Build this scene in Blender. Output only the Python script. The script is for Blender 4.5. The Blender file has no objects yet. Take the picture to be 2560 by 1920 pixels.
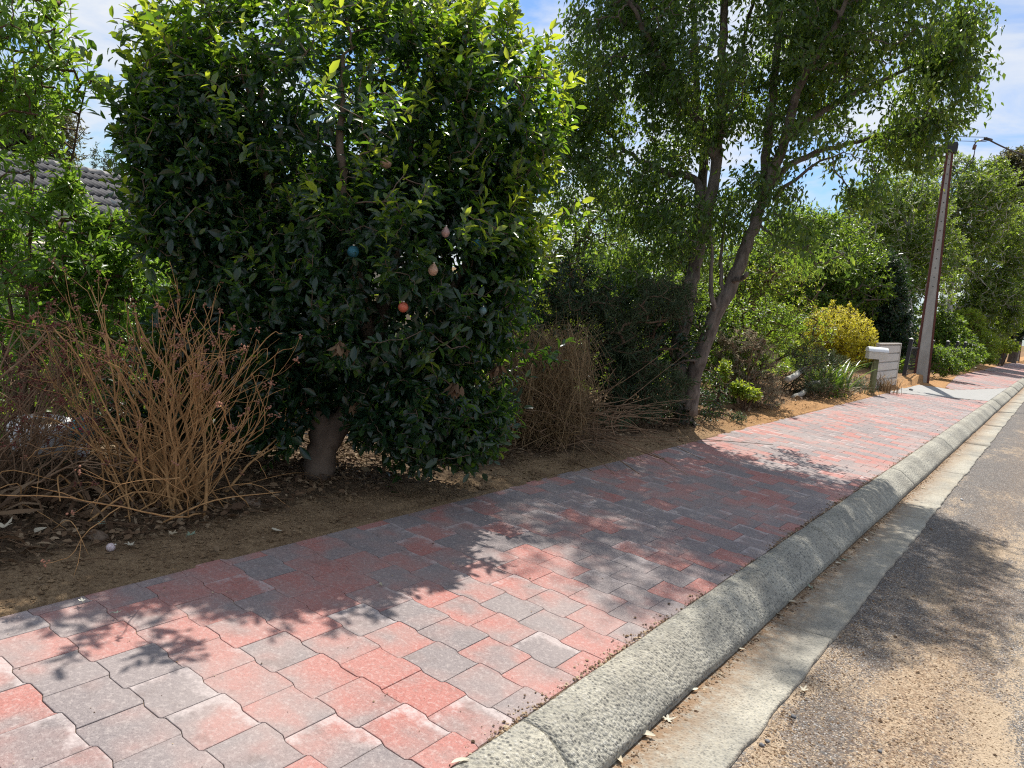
import bpy, math
import numpy as np
from math import sin, cos, pi, radians

# ------------------------------------------------------------------ camera, world, sun
S = bpy.context.scene
COL = S.collection
FPX, CX, CY, EYE = 1915.0, 1280.0, 960.0, 1.6


def nrm(v):
    v = np.asarray(v, float)
    return v / np.maximum(np.linalg.norm(v, axis=-1, keepdims=True), 1e-9)


def cray(px, py):
    return np.array([px - CX, CY - py, -FPX])


_y = nrm(cray(2667, 869))
_x = -nrm(cray(-1380, 320))
_x = nrm(_x - _y * (_x @ _y))
_z = np.cross(_x, _y)
ROT = np.stack([_x, _y, _z])            # camera axes -> world axes

from mathutils import Matrix, Vector
cam = bpy.data.objects.new('camera', bpy.data.cameras.new('camera'))
COL.objects.link(cam)
M4 = Matrix(ROT.tolist()).to_4x4()
M4.translation = Vector((0, 0, EYE))
cam.matrix_world = M4
cam.data.sensor_width = 36
cam.data.lens = FPX / 2560 * 36
cam.data.clip_start = 0.05
cam.data.clip_end = 3000
S.camera = cam

SUN = nrm([-0.26, 0.59, 1.0])
sun = bpy.data.objects.new('sun', bpy.data.lights.new('sun', 'SUN'))
COL.objects.link(sun)
sun.data.energy = 5.0
sun.data.angle = radians(0.55)
sun.data.color = (1.0, 0.95, 0.87)
sun.rotation_euler = Vector(SUN.tolist()).to_track_quat('Z', 'Y').to_euler()

S.view_settings.view_transform = 'Standard'
S.view_settings.look = 'None'
S.view_settings.gamma = 1
S.view_settings.exposure = 0.58
S.cycles.filter_width = 1.15
S.cycles.max_bounces = 8
S.cycles.transparent_max_bounces = 4
S.cycles.transmission_bounces = 6
S.cycles.diffuse_bounces = 4
S.cycles.use_denoising = False


class NT:
    """small node-tree helper"""
    def __init__(s, tree):
        s.t = tree
        s.t.nodes.clear()

    def n(s, typ, **kw):
        nd = s.t.nodes.new(typ)
        for k, v in kw.items():
            if hasattr(nd, k):
                setattr(nd, k, v)
        return nd

    def put(s, sock, v):
        if v is None:
            return
        if isinstance(v, bpy.types.NodeSocket):
            s.t.links.new(v, sock)
        else:
            if isinstance(v, (tuple, list)) and len(v) == 3 and sock.type == 'RGBA':
                v = (*v, 1)
            sock.default_value = v

    def math(s, op, a, b=0.5, c=None, clamp=False):
        nd = s.n('ShaderNodeMath', operation=op, use_clamp=clamp)
        s.put(nd.inputs[0], a)
        s.put(nd.inputs[1], b)
        if c is not None:
            s.put(nd.inputs[2], c)
        return nd.outputs[0]

    def vmath(s, op, a, b=None):
        nd = s.n('ShaderNodeVectorMath', operation=op)
        s.put(nd.inputs[0], a)
        if b is not None:
            s.put(nd.inputs[1], b)
        return nd.outputs[0]

    def mix(s, f, a, b, mode='MIX'):
        nd = s.n('ShaderNodeMix', data_type='RGBA', blend_type=mode)
        s.put(nd.inputs[0], f)
        s.put(nd.inputs[6], a)
        s.put(nd.inputs[7], b)
        return nd.outputs[2]

    def noise(s, vec=None, scale=5.0, detail=4.0, rough=0.55, dist=0.0, out=0):
        nd = s.n('ShaderNodeTexNoise')
        s.put(nd.inputs['Vector'], vec)
        nd.inputs['Scale'].default_value = scale
        nd.inputs['Detail'].default_value = detail
        nd.inputs['Roughness'].default_value = rough
        nd.inputs['Distortion'].default_value = dist
        return nd.outputs[out]

    def voro(s, vec=None, scale=5.0, out='Distance', feature='F1'):
        nd = s.n('ShaderNodeTexVoronoi', feature=feature)
        s.put(nd.inputs['Vector'], vec)
        nd.inputs['Scale'].default_value = scale
        return nd.outputs[out]

    def ramp(s, f, stops, interp='LINEAR'):
        nd = s.n('ShaderNodeValToRGB')
        s.put(nd.inputs[0], f)
        cr = nd.color_ramp
        cr.interpolation = interp
        while len(cr.elements) < len(stops):
            cr.elements.new(0.5)
        for e, (p, c) in zip(cr.elements, stops):
            e.position = p
            if isinstance(c, (int, float)):
                c = (c, c, c)
            e.color = (*c, 1)
        return nd.outputs[0]

    def attr(s, name, out='Fac'):
        return s.n('ShaderNodeAttribute', attribute_name=name).outputs[out]

    def obj(s):
        return s.n('ShaderNodeTexCoord').outputs['Object']

    def mapping(s, vec, scale=(1, 1, 1), rot=(0, 0, 0), loc=(0, 0, 0)):
        nd = s.n('ShaderNodeMapping')
        s.put(nd.inputs[0], vec)
        nd.inputs['Scale'].default_value = scale
        nd.inputs['Rotation'].default_value = rot
        nd.inputs['Location'].default_value = loc
        return nd.outputs[0]

    def bump(s, h, strength=0.5, dist=0.01):
        nd = s.n('ShaderNodeBump')
        s.put(nd.inputs['Height'], h)
        nd.inputs['Strength'].default_value = strength
        nd.inputs['Distance'].default_value = dist
        return nd.outputs[0]

    def pbsdf(s, col, rough=0.8, spec=0.3, metal=0.0, normal=None):
        nd = s.n('ShaderNodeBsdfPrincipled')
        s.put(nd.inputs['Base Color'], col)
        s.put(nd.inputs['Roughness'], rough)
        s.put(nd.inputs['Specular IOR Level'], spec)
        s.put(nd.inputs['Metallic'], metal)
        if normal is not None:
            s.put(nd.inputs['Normal'], normal)
        return nd.outputs[0]

    def out(s, sh):
        o = s.n('ShaderNodeOutputMaterial')
        s.t.links.new(sh, o.inputs[0])


def material(name):
    m = bpy.data.materials.new(name)
    m.use_nodes = True
    return m, NT(m.node_tree)


W = bpy.data.worlds.new('World')
S.world = W
W.use_nodes = True
k = NT(W.node_tree)
skyt = k.n('ShaderNodeTexSky')
skyt.sky_type = 'NISHITA'
skyt.sun_disc = False
skyt.sun_elevation = math.asin(SUN[2])
skyt.sun_rotation = math.atan2(SUN[0], SUN[1])
skyt.air_density = 1.0
skyt.dust_density = 0.6
skyt.ozone_density = 2.2
dirv = k.n('ShaderNodeTexCoord').outputs['Generated']
sep = k.n('ShaderNodeSeparateXYZ')
k.put(sep.inputs[0], dirv)
zz = k.math('MAXIMUM', k.math('ADD', sep.outputs[2], 0.22), 0.12)
comb = k.n('ShaderNodeCombineXYZ')
k.put(comb.inputs[0], k.math('DIVIDE', sep.outputs[0], zz))
k.put(comb.inputs[1], k.math('DIVIDE', sep.outputs[1], zz))
cl = k.noise(k.mapping(comb.outputs[0], scale=(1.0, 1.35, 1), rot=(0, 0, 0.5), loc=(3.1, 1.7, 0)), 2.3, 9, 0.6, 0.35)
cl2 = k.noise(k.mapping(comb.outputs[0], loc=(9.4, 2.2, 0)), 0.9, 3, 0.5)
den = k.math('ADD', k.math('MULTIPLY', cl, 0.7), k.math('MULTIPLY', cl2, 0.45))
mask = k.ramp(den, [(0.46, 0), (0.60, 0.8), (0.72, 1)])
shade = k.ramp(cl, [(0.35, (0.60, 0.66, 0.76)), (0.65, (0.74, 0.765, 0.80))])
bg1 = k.n('ShaderNodeBackground')
k.put(bg1.inputs[0], k.mix(1.0, skyt.outputs[0], (0.72, 0.9, 1.12), 'MULTIPLY'))
bg1.inputs[1].default_value = 0.085
bg2 = k.n('ShaderNodeBackground')
k.put(bg2.inputs[0], shade)
bg2.inputs[1].default_value = 0.80
mx = k.n('ShaderNodeMixShader')
k.put(mx.inputs[0], mask)
W.node_tree.links.new(bg1.outputs[0], mx.inputs[1])
W.node_tree.links.new(bg2.outputs[0], mx.inputs[2])
wo = k.n('ShaderNodeOutputWorld')
W.node_tree.links.new(mx.outputs[0], wo.inputs[0])

# ------------------------------------------------------------------ helpers
rng = np.random.default_rng(11)


def gp(px, py, z=0.0):
    d = ROT @ cray(px, py)
    t = (z - EYE) / d[2]
    return np.array([d[0] * t, d[1] * t, z])


def vp(px, py, base, off=0.0):
    """point on the vertical plane through base that faces the viewer; off = metres further back"""
    d = ROT @ cray(px, py)
    b = np.array(base[:2], float)
    n = b / np.linalg.norm(b)
    t = (np.linalg.norm(b) + off) / (d[:2] @ n)
    return np.array([d[0] * t, d[1] * t, EYE + d[2] * t])


def dp(x, y):
    return x * 2560 / 2212, y * 2560 / 2212


def vd(x, y, base, off=0.0):
    return vp(*dp(x, y), base, off)


def tag(o, label=None, cat=None, group=None, kind=None):
    if label: o['label'] = label
    if cat: o['category'] = cat
    if group: o['group'] = group
    if kind: o['kind'] = kind
    return o


def thing(name, label, cat, loc=(0, 0, 0), group=None):
    o = bpy.data.objects.new(name, None)
    COL.objects.link(o)
    o.location = [float(c) for c in loc]
    o.empty_display_size = 0.1
    return tag(o, label, cat, group)


class MB:
    """mesh builder: verts + polygons of any size, per-vertex float attributes"""
    def __init__(s):
        s.V, s.F, s.n = [], [], 0
        s.A, s.mi = {}, []

    def add(s, V, faces, mat=0, **attrs):
        V = np.asarray(V, float).reshape(-1, 3)
        off = s.n
        s.V.append(V)
        s.n += len(V)
        for f in faces:
            f = np.asarray(f, int)
            if f.ndim == 1:
                f = f[None]
            s.F.append(f + off)
            s.mi.append(np.full(len(f), mat))
        for kx in set(list(attrs) + list(s.A)):
            v = attrs.get(kx, 0.0)
            a = np.broadcast_to(np.asarray(v, float), (len(V),)).copy()
            if kx not in s.A:
                s.A[kx] = [np.zeros(off)] if off else []
            s.A[kx].append(a)
        return s

    def build(s, name, mats, parent=None, smooth=True, loc=None):
        me = bpy.data.meshes.new(name)
        V = np.concatenate(s.V) if s.V else np.zeros((0, 3))
        if loc is None:
            loc = np.array(parent.location) if parent is not None else np.zeros(3)
        Vl = V - np.asarray(loc)
        me.vertices.add(len(V))
        me.vertices.foreach_set('co', Vl.ravel().astype(np.float32))
        li = np.concatenate([f.ravel() for f in s.F])
        cnt = np.concatenate([np.full(len(f), f.shape[1]) for f in s.F])
        me.loops.add(len(li))
        me.loops.foreach_set('vertex_index', li.astype(np.int32))
        me.polygons.add(len(cnt))
        st = np.concatenate([[0], np.cumsum(cnt)[:-1]])
        me.polygons.foreach_set('loop_start', st.astype(np.int32))
        me.polygons.foreach_set('use_smooth', np.full(len(cnt), smooth))
        me.polygons.foreach_set('material_index', np.concatenate(s.mi).astype(np.int32))
        for kx, arrs in s.A.items():
            a = me.attributes.new(kx, 'FLOAT', 'POINT')
            a.data.foreach_set('value', np.concatenate(arrs).astype(np.float32))
        me.update(calc_edges=True)
        me.validate()
        for m in (mats if isinstance(mats, (list, tuple)) else [mats]):
            me.materials.append(m)
        o = bpy.data.objects.new(name, me)
        COL.objects.link(o)
        if parent is not None:
            o.parent = parent
        else:
            o.location = loc
        return o


def perp(d):
    d = nrm(d)
    a = np.where(np.abs(d[..., 2:3]) < 0.9, np.array([0, 0, 1.0]), np.array([1.0, 0, 0]))
    u = nrm(np.cross(d, a))
    return u, np.cross(d, u)


def tube(mb, P, r, sides=6, cap=True, mat=0, flat=1.0, **at):
    P = np.asarray(P, float)
    n = len(P)
    r = np.broadcast_to(np.asarray(r, float), (n,))
    T = np.gradient(P, axis=0)
    u, v = perp(T)
    for i in range(1, n):                      # keep the frame from flipping
        ui = u[i - 1] - T[i] * (u[i - 1] @ T[i]) / max(T[i] @ T[i], 1e-12)
        ui = nrm(ui)
        u[i] = ui
        v[i] = np.cross(nrm(T[i]), ui)
    a = np.arange(sides) * 2 * pi / sides
    ring = (P[:, None] + r[:, None, None] * (np.cos(a)[None, :, None] * u[:, None] + flat * np.sin(a)[None, :, None] * v[:, None]))
    i = np.arange(n - 1)[:, None] * sides
    j = np.arange(sides)[None]
    j2 = (j + 1) % sides
    q = np.stack([i + j, i + j2, i + sides + j2, i + sides + j], -1).reshape(-1, 4)
    F = [q]
    if cap:
        F.append(np.arange(sides)[::-1][None])
        F.append((np.arange(sides) + (n - 1) * sides)[None])
    mb.add(ring.reshape(-1, 3), F, mat, **at)


def smooth_line(P, m=24):
    """Catmull-Rom through the points"""
    P = np.asarray(P, float)
    Q = np.vstack([2 * P[0] - P[1], P, 2 * P[-1] - P[-2]])
    out = []
    seg = len(P) - 1
    for t in np.linspace(0, seg - 1e-6, m):
        i = int(t); f = t - i
        p0, p1, p2, p3 = Q[i], Q[i + 1], Q[i + 2], Q[i + 3]
        out.append(0.5 * (2 * p1 + (p2 - p0) * f + (2 * p0 - 5 * p1 + 4 * p2 - p3) * f * f + (3 * p1 - p0 - 3 * p2 + p3) * f ** 3))
    return np.array(out)


def box(mb, c, size, rz=0.0, mat=0, bev=0.0, **at):
    """bevelled box (chamfered on every edge)"""
    x, y, z = [s / 2 for s in size]
    b = min(bev, x * .9, y * .9, z * .9)
    if b <= 0:
        V = np.array([[sx * x, sy * y, sz * z] for sz in (-1, 1) for sx, sy in ((-1, -1), (1, -1), (1, 1), (-1, 1))])
        F = [np.array([[3, 2, 1, 0], [4, 5, 6, 7], [0, 1, 5, 4], [1, 2, 6, 5], [2, 3, 7, 6], [3, 0, 4, 7]])]
    else:
        prof = [(-x + b, -y), (x - b, -y), (x, -y + b), (x, y - b), (x - b, y), (-x + b, y), (-x, y - b), (-x, -y + b)]
        def ins(d):
            return [(px - np.sign(px) * d, py - np.sign(py) * d) for px, py in prof]
        V = [(px, py, -z) for px, py in ins(b)] + [(px, py, -z + b) for px, py in prof] + [(px, py, z - b) for px, py in prof] + [(px, py, z) for px, py in ins(b)]
        V = np.array(V)
        F = [np.array([[l * 8 + i, l * 8 + (i + 1) % 8, (l + 1) * 8 + (i + 1) % 8, (l + 1) * 8 + i] for l in range(3) for i in range(8)]),
             np.arange(8)[::-1][None], (np.arange(8) + 24)[None]]
    cr, sr = cos(rz), sin(rz)
    V = V @ np.array([[cr, sr, 0], [-sr, cr, 0], [0, 0, 1]]) + np.asarray(c)
    mb.add(V, F, mat, **at)


LEAF8 = (np.array([[0, 0, 0], [.30, .40, .05], [.68, .44, .03], [1, 0, -.10], [.68, -.44, .03], [.30, -.40, .05], [.33, 0, -.04], [.68, 0, -.06]]),
         [np.array([[0, 6, 1], [7, 3, 2], [0, 5, 6], [7, 4, 3]]), np.array([[6, 7, 2, 1], [5, 4, 7, 6]])])
LEAF6 = (np.array([[0, 0, 0], [.4, .5, .10], [1, 0, -.08], [.4, -.5, .10], [.5, 0, -.02]]),
         [np.array([[0, 4, 1], [4, 2, 1], [0, 3, 4], [4, 3, 2]])])
LEAF4 = (np.array([[0, 0, 0], [.45, .5, .08], [1, 0, 0], [.45, -.5, .08]]), [np.array([[0, 2, 1], [0, 3, 2]])])
BLADE = (np.array([[0, .35, 0], [0, -.35, 0], [.4, .5, .10], [.4, -.5, .10], [.75, .38, .02], [.75, -.38, .02], [1, 0, -.18]]),
         [np.array([[0, 1, 3, 2], [2, 3, 5, 4]]), np.array([[4, 5, 6]])])


def leaves(mb, P, D, N, L, Wd, tmpl, rnd, curl=0.0, mat=0):
    P = np.asarray(P); D = nrm(D)
    N = N - D * np.sum(N * D, 1, keepdims=True)
    N = nrm(N)
    Sx = np.cross(D, N)
    tv, tf = tmpl
    n, m = len(P), len(tv)
    L = np.broadcast_to(L, (n,)); Wd = np.broadcast_to(Wd, (n,))
    u, v, w = tv[:, 0], tv[:, 1], tv[:, 2] - curl * tv[:, 0] ** 2
    V = (P[:, None] + D[:, None] * (L[:, None] * u)[..., None] + Sx[:, None] * (Wd[:, None] * v)[..., None] + N[:, None] * (L[:, None] * w)[..., None])
    o = (np.arange(n) * m)[:, None, None]
    mb.add(V.reshape(-1, 3), [(f[None] + o).reshape(-1, f.shape[1]) for f in tf], mat, rnd=np.repeat(np.broadcast_to(rnd, (n,)), m))


def rvec(n, r=rng):
    return nrm(r.normal(size=(n, 3)))


def rosettes(T, d, kleaf, span, L, lvar, wr, lean, up=0.0, tmpl=LEAF8, mb=None, rnd0=None, curl=0.15, jit=0.25, r=rng, face=0.6):
    """kleaf leaves along the last `span` metres of each twig that ends at T in direction d"""
    n = len(T)
    d = nrm(d)
    u, v = perp(d)
    ph = r.uniform(0, 2 * pi, n)
    Ps, Ds, Ns, Ls, Rs = [], [], [], [], []
    for i in range(kleaf):
        f = i / max(kleaf - 1, 1)
        a = ph + i * 2.39996 + r.normal(0, .25, n)
        rad = u * np.cos(a)[:, None] + v * np.sin(a)[:, None]
        ln = lean * (0.45 + 0.75 * (1 - f))
        D = nrm(d * (1 - ln * .55) + rad * ln + r.normal(0, jit, (n, 3)) + np.array([0, 0, up]))
        Ps.append(T - d * (span * (1 - f))[..., None] if np.ndim(span) else T - d * span * (1 - f))
        Ds.append(D)
        Ns.append(nrm(d * face + np.array([0, 0, .5]) + r.normal(0, .35, (n, 3))))
        Ls.append(L * (1 + r.normal(0, lvar, n)).clip(.45, 1.6) * (1 - .25 * f))
        base = r.uniform(0, 1, n) if rnd0 is None else rnd0
        Rs.append((base * .65 + r.uniform(0, .35, n) * (0.5 + f)).clip(0, 1))
    P = np.concatenate(Ps); L_ = np.concatenate(Ls)
    leaves(mb, P, np.concatenate(Ds), np.concatenate(Ns), L_, L_ * wr, tmpl, np.concatenate(Rs), curl)
    return len(P)


def frame(base):
    b = np.array(base[:2], float)
    d = b / np.linalg.norm(b)
    return np.array([d[1], -d[0], 0]), np.array([d[0], d[1], 0]), np.array([0, 0, 1.0])


def blob_pts(base, blobs, dens, shell=0.45, r=rng):
    """points in ellipsoids given as (centre, rx, rdepth, rz[, weight]); returns points and outward dirs"""
    fx, fy, fz = frame(base)
    PP, DD = [], []
    for b in blobs:
        c, rx, ry, rz = b[:4]
        w = b[4] if len(b) > 4 else 1.0
        area = (rx * ry + rx * rz + ry * rz) * 4.2
        n = max(3, int(area * dens * w))
        q = rvec(n, r)
        rad = r.uniform(0, 1, n) ** (shell / 2.0)
        q2 = q * rad[:, None]
        PP.append(np.asarray(c) + q2[:, :1] * rx * fx + q2[:, 1:2] * ry * fy + q2[:, 2:] * rz * fz)
        DD.append(nrm(q[:, :1] / rx * fx + q[:, 1:2] / ry * fy + q[:, 2:] / rz * fz))
    return np.concatenate(PP), np.concatenate(DD)


def inside_frac(P, base, blobs):
    fx, fy, fz = frame(base)
    m = np.full(len(P), 9.0)
    for c, rx, ry, rz, *_ in blobs:
        q = P - np.asarray(c)
        m = np.minimum(m, np.sqrt((q @ fx / rx) ** 2 + (q @ fy / ry) ** 2 + (q @ fz / rz) ** 2))
    return m


def grow(limbs, tips, mb, r_tip=0.003, expo=2.3, sag=0.0, jit=0.06, seg=4, sides_t=4, sides_l=10, r=rng, back=0.35, maxlen=None, lump=0.0):
    """limbs: list of (points, r0, r1); tips get attached one by one to the nearest node"""
    N, par, lim = [], [], []
    lrad = []
    limb_paths = []
    for P, r0, r1 in limbs:
        m = max(6, int(np.linalg.norm(np.diff(P, axis=0), axis=1).sum() / 0.12))
        Q = smooth_line(P, m)
        Q[1:-1] += r.normal(0, lump, (m - 2, 3))
        rr = np.linspace(r0, r1, m)
        limb_paths.append((Q, rr))
        N.extend(Q); lrad.extend(rr)
    nodes = np.zeros((len(N) + len(tips) * seg + 5, 3))
    cnt = len(N)
    nodes[:cnt] = np.array(N)
    for Q, rr in limb_paths:
        if sides_l > 8 and rr[0] > .05:
            rr = rr * (1 + r.normal(0, .02, len(rr)))
        tube(mb, Q, rr, sides_l)
    root = tips[:, :] - nodes[:1]
    dist0 = np.array([np.min(np.linalg.norm(nodes[:cnt] - t, axis=1)) for t in tips])
    order = np.argsort(dist0)
    paths = []
    parent = -np.ones(len(nodes), int)
    nl = cnt
    tipdir = np.zeros_like(tips)
    for ti in order:
        t = tips[ti]
        dv = t - nodes[:cnt]
        d = np.linalg.norm(dv, axis=1)
        cost = d + back * np.maximum(0, -dv[:, 2])
        b = int(np.argmin(cost))
        p0 = nodes[b]
        ln = d[b]
        f = np.linspace(0, 1, seg + 1)[1:, None]
        Q = p0 + (t - p0) * f + r.normal(0, jit * ln, (seg, 3)) * np.sin(f * pi) - np.array([0, 0, sag * ln]) * np.sin(f * pi)
        idx = np.arange(cnt, cnt + seg)
        nodes[idx] = Q
        parent[idx] = np.concatenate([[b], idx[:-1]])
        cnt += seg
        paths.append((b, idx))
        tipdir[ti] = Q[-1] - (Q[-2] if seg > 1 else p0)
    load = np.zeros(cnt)
    for b, idx in paths:
        load[idx[-1]] += 1
    for i in range(cnt - 1, nl - 1, -1):
        if parent[i] >= nl:
            load[parent[i]] += load[i]
    rad = r_tip * np.maximum(load, 1) ** (1 / expo)
    for b, idx in paths:
        P = np.vstack([nodes[b], nodes[idx]])
        rr = np.concatenate([[rad[idx[0]]], rad[idx]])
        rr[-1] *= .7
        tube(mb, P, rr, sides_t if rr[0] < .012 else 6, cap=False)
    return nrm(tipdir)

# ------------------------------------------------------------------ materials


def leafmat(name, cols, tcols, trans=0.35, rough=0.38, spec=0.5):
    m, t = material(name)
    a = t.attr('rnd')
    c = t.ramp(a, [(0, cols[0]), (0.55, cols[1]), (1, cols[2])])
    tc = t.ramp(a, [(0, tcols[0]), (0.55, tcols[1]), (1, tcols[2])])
    n = t.noise(t.obj(), 35, 2)
    c = t.mix(t.math('MULTIPLY', n, 0.5), c, (0.02, 0.03, 0.01), 'MULTIPLY') if False else c
    pb = t.pbsdf(c, t.math('ADD', rough - .08, t.math('MULTIPLY', n, .16)), spec)
    tr = t.n('ShaderNodeBsdfTranslucent')
    t.put(tr.inputs[0], tc)
    mx = t.n('ShaderNodeMixShader')
    mx.inputs[0].default_value = trans
    t.t.links.new(pb, mx.inputs[1])
    t.t.links.new(tr.outputs[0], mx.inputs[2])
    t.out(mx.outputs[0])
    return m


def barkmat(name, c0, c1, scale=14, stretch=(1, 1, .25), bump=.6, dist=.012):
    m, t = material(name)
    v = t.mapping(t.obj(), scale=stretch)
    n = t.noise(v, scale, 6, .65)
    n2 = t.noise(t.obj(), 2.2, 3)
    v2 = t.voro(v, scale * 1.6)
    c = t.mix(t.ramp(t.math('ADD', t.math('MULTIPLY', n, .75), t.math('MULTIPLY', n2, .3)), [(.38, 0), (.66, 1)]), c0, c1)
    h = t.math('ADD', n, t.math('MULTIPLY', v2, .5))
    t.out(t.pbsdf(c, .9, .15, normal=t.bump(h, bump, dist)))
    return m


def plainmat(name, c0, c1=None, rough=.7, spec=.3, metal=0, scale=20, bump=.0, dist=.003):
    m, t = material(name)
    n = t.noise(t.obj(), scale, 5, .6)
    c = t.mix(t.ramp(n, [(.3, 0), (.7, 1)]), c0, c1 if c1 else tuple(x * .8 for x in c0))
    t.out(t.pbsdf(c, rough, spec, metal, normal=t.bump(n, bump, dist) if bump else None))
    return m


G = leafmat
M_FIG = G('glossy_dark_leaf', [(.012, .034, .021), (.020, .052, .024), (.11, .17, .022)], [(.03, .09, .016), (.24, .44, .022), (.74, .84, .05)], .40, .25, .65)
M_KUR = G('olive_green_leaf', [(.030, .064, .020), (.055, .102, .025), (.115, .16, .034)], [(.16, .28, .026), (.32, .48, .045), (.52, .62, .08)], .42, .40, .45)
M_BOT = G('narrow_green_leaf', [(.05, .105, .022), (.085, .165, .028), (.15, .23, .045)], [(.18, .36, .03), (.32, .54, .04), (.5, .64, .06)], .40, .34, .5)
M_GREY = G('grey_green_leaf', [(.045, .075, .036), (.08, .12, .06), (.15, .18, .10)], [(.08, .12, .05), (.14, .18, .07), (.22, .25, .1)], .25, .5, .35)
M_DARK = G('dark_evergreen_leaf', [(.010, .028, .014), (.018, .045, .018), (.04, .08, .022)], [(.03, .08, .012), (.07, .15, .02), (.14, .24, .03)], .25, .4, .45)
M_MID = G('mid_green_leaf', [(.042, .085, .018), (.075, .135, .024), (.13, .20, .035)], [(.20, .34, .025), (.34, .50, .04), (.5, .60, .06)], .42, .42, .4)
M_BIRCH = G('birch_leaf', [(.05, .088, .024), (.085, .14, .032), (.16, .19, .045)], [(.24, .36, .04), (.36, .50, .05), (.54, .58, .08)], .44, .45, .4)
M_OLIVE = G('olive_brown_leaf', [(.05, .06, .028), (.085, .09, .04), (.14, .12, .05)], [(.14, .16, .05), (.22, .22, .07), (.32, .26, .08)], .3, .5, .3)
M_GOLD = G('golden_leaf', [(.22, .23, .02), (.50, .47, .03), (.70, .64, .06)], [(.5, .46, .03), (.80, .70, .05), (.92, .82, .10)], .45, .45, .35)
M_LIME = G('lime_leaf', [(.085, .14, .02), (.16, .23, .03), (.30, .34, .045)], [(.34, .48, .03), (.52, .64, .05), (.68, .70, .08)], .42, .4, .4)
M_STRAP = G('strappy_green_leaf', [(.04, .08, .02), (.07, .13, .025), (.18, .19, .05)], [(.14, .26, .02), (.26, .40, .04), (.42, .44, .08)], .32, .35, .45)
M_STRAW = G('straw', [(.15, .10, .05), (.26, .175, .09), (.40, .28, .15)], [(.2, .12, .05), (.3, .18, .08), (.4, .26, .12)], .12, .7, .2)
M_DEAD = G('dead_grey_foliage', [(.20, .175, .125), (.32, .285, .205), (.46, .42, .31)], [(.26, .22, .14), (.38, .33, .22), (.5, .45, .32)], .38, .8, .15)
M_LITTER = G('dead_leaf', [(.075, .043, .025), (.165, .105, .06), (.33, .25, .16)], [(.1, .06, .03), (.2, .14, .08), (.36, .3, .2)], .12, .75, .2)
M_PALELEAF = G('pale_dry_leaf', [(.34, .26, .16), (.52, .46, .34), (.62, .60, .50)], [(.3, .22, .12), (.4, .36, .24), (.5, .46, .36)], .15, .7, .25)
M_GREENLEAF = G('fallen_greyish_leaf', [(.16, .22, .16), (.22, .29, .21), (.3, .36, .28)], [(.16, .24, .12), (.2, .3, .16), (.3, .36, .2)], .15, .6, .3)
M_TWIG = barkmat('brown_twig', (.07, .045, .03), (.15, .10, .065), 40, (1, 1, .6), .3, .004)
M_DRYSTEM = barkmat('dry_stem', (.27, .145, .06), (.50, .295, .13), 30, (1, 1, .5), .3, .004)
M_DRYSTEM2 = barkmat('dark_dry_stem', (.15, .095, .055), (.27, .18, .115), 30, (1, 1, .5), .3, .004)
M_BARKK = barkmat('furrowed_grey_bark', (.060, .048, .040), (.215, .18, .15), 16, (1, 1, .3), .9, .015)
M_BARKF = barkmat('smooth_brown_bark', (.085, .062, .047), (.165, .125, .095), 9, (1, 1, .5), .4, .008)
M_BARKB = barkmat('pale_birch_bark', (.24, .23, .21), (.56, .55, .52), 6, (1, 1, 2.5), .3, .006)
M_BARKD = barkmat('dark_bark', (.05, .04, .032), (.13, .105, .085), 12, (1, 1, .3), .7, .012)
M_LOG = barkmat('weathered_log_bark', (.16, .15, .13), (.50, .48, .42), 10, (1, 1, 1), .6, .012)
M_FLOWER = plainmat('dried_flower', (.24, .11, .075), (.40, .21, .14), .9, .1, scale=60)
M_FLOWER2 = plainmat('dark_dried_flower', (.10, .035, .03), (.20, .08, .06), .9, .1, scale=60)

# --- paver
M_PAVER, t = material('concrete_paver')
tone = t.attr('tone'); pu = t.attr('pu'); pv = t.attr('pv'); pid = t.attr('pid')
o = t.obj()
cmb = t.n('ShaderNodeCombineXYZ')
t.put(cmb.inputs[2], t.math('MULTIPLY', pid, 37.0))
vv = t.vmath('ADD', o, cmb.outputs[0])
blend = t.noise(vv, 4.2, 2, .5)
f = t.math('ADD', tone, t.math('MULTIPLY', t.math('SUBTRACT', blend, .5), 2.0))
base = t.ramp(f, [(.12, (.185, .160, .158)), (.42, (.225, .172, .163)), (.64, (.280, .160, .143)), (.95, (.325, .138, .117))])
grain = t.noise(o, 330, 3, .7)
grain2 = t.noise(o, 105, 4, .75)
grain3 = t.noise(o, 48, 4, .8)
base = t.mix(t.math('MULTIPLY', t.ramp(grain, [(.42, 0), (.62, 1)]), .38), base, t.mix(1, base, (1.75, 1.75, 1.75), 'MULTIPLY'))
base = t.mix(t.math('MULTIPLY', t.ramp(grain2, [(.38, 1), (.50, 0)]), .55), base, t.mix(1, base, (.55, .55, .58), 'MULTIPLY'))
base = t.mix(t.math('MULTIPLY', t.ramp(grain3, [(.50, 0), (.66, 1)]), .38), base, (.50, .44, .41))
fleck = t.voro(o, 120, 'Distance')
base = t.mix(t.ramp(fleck, [(.06, .55), (.13, 0)]), base, (.58, .50, .44))
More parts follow.
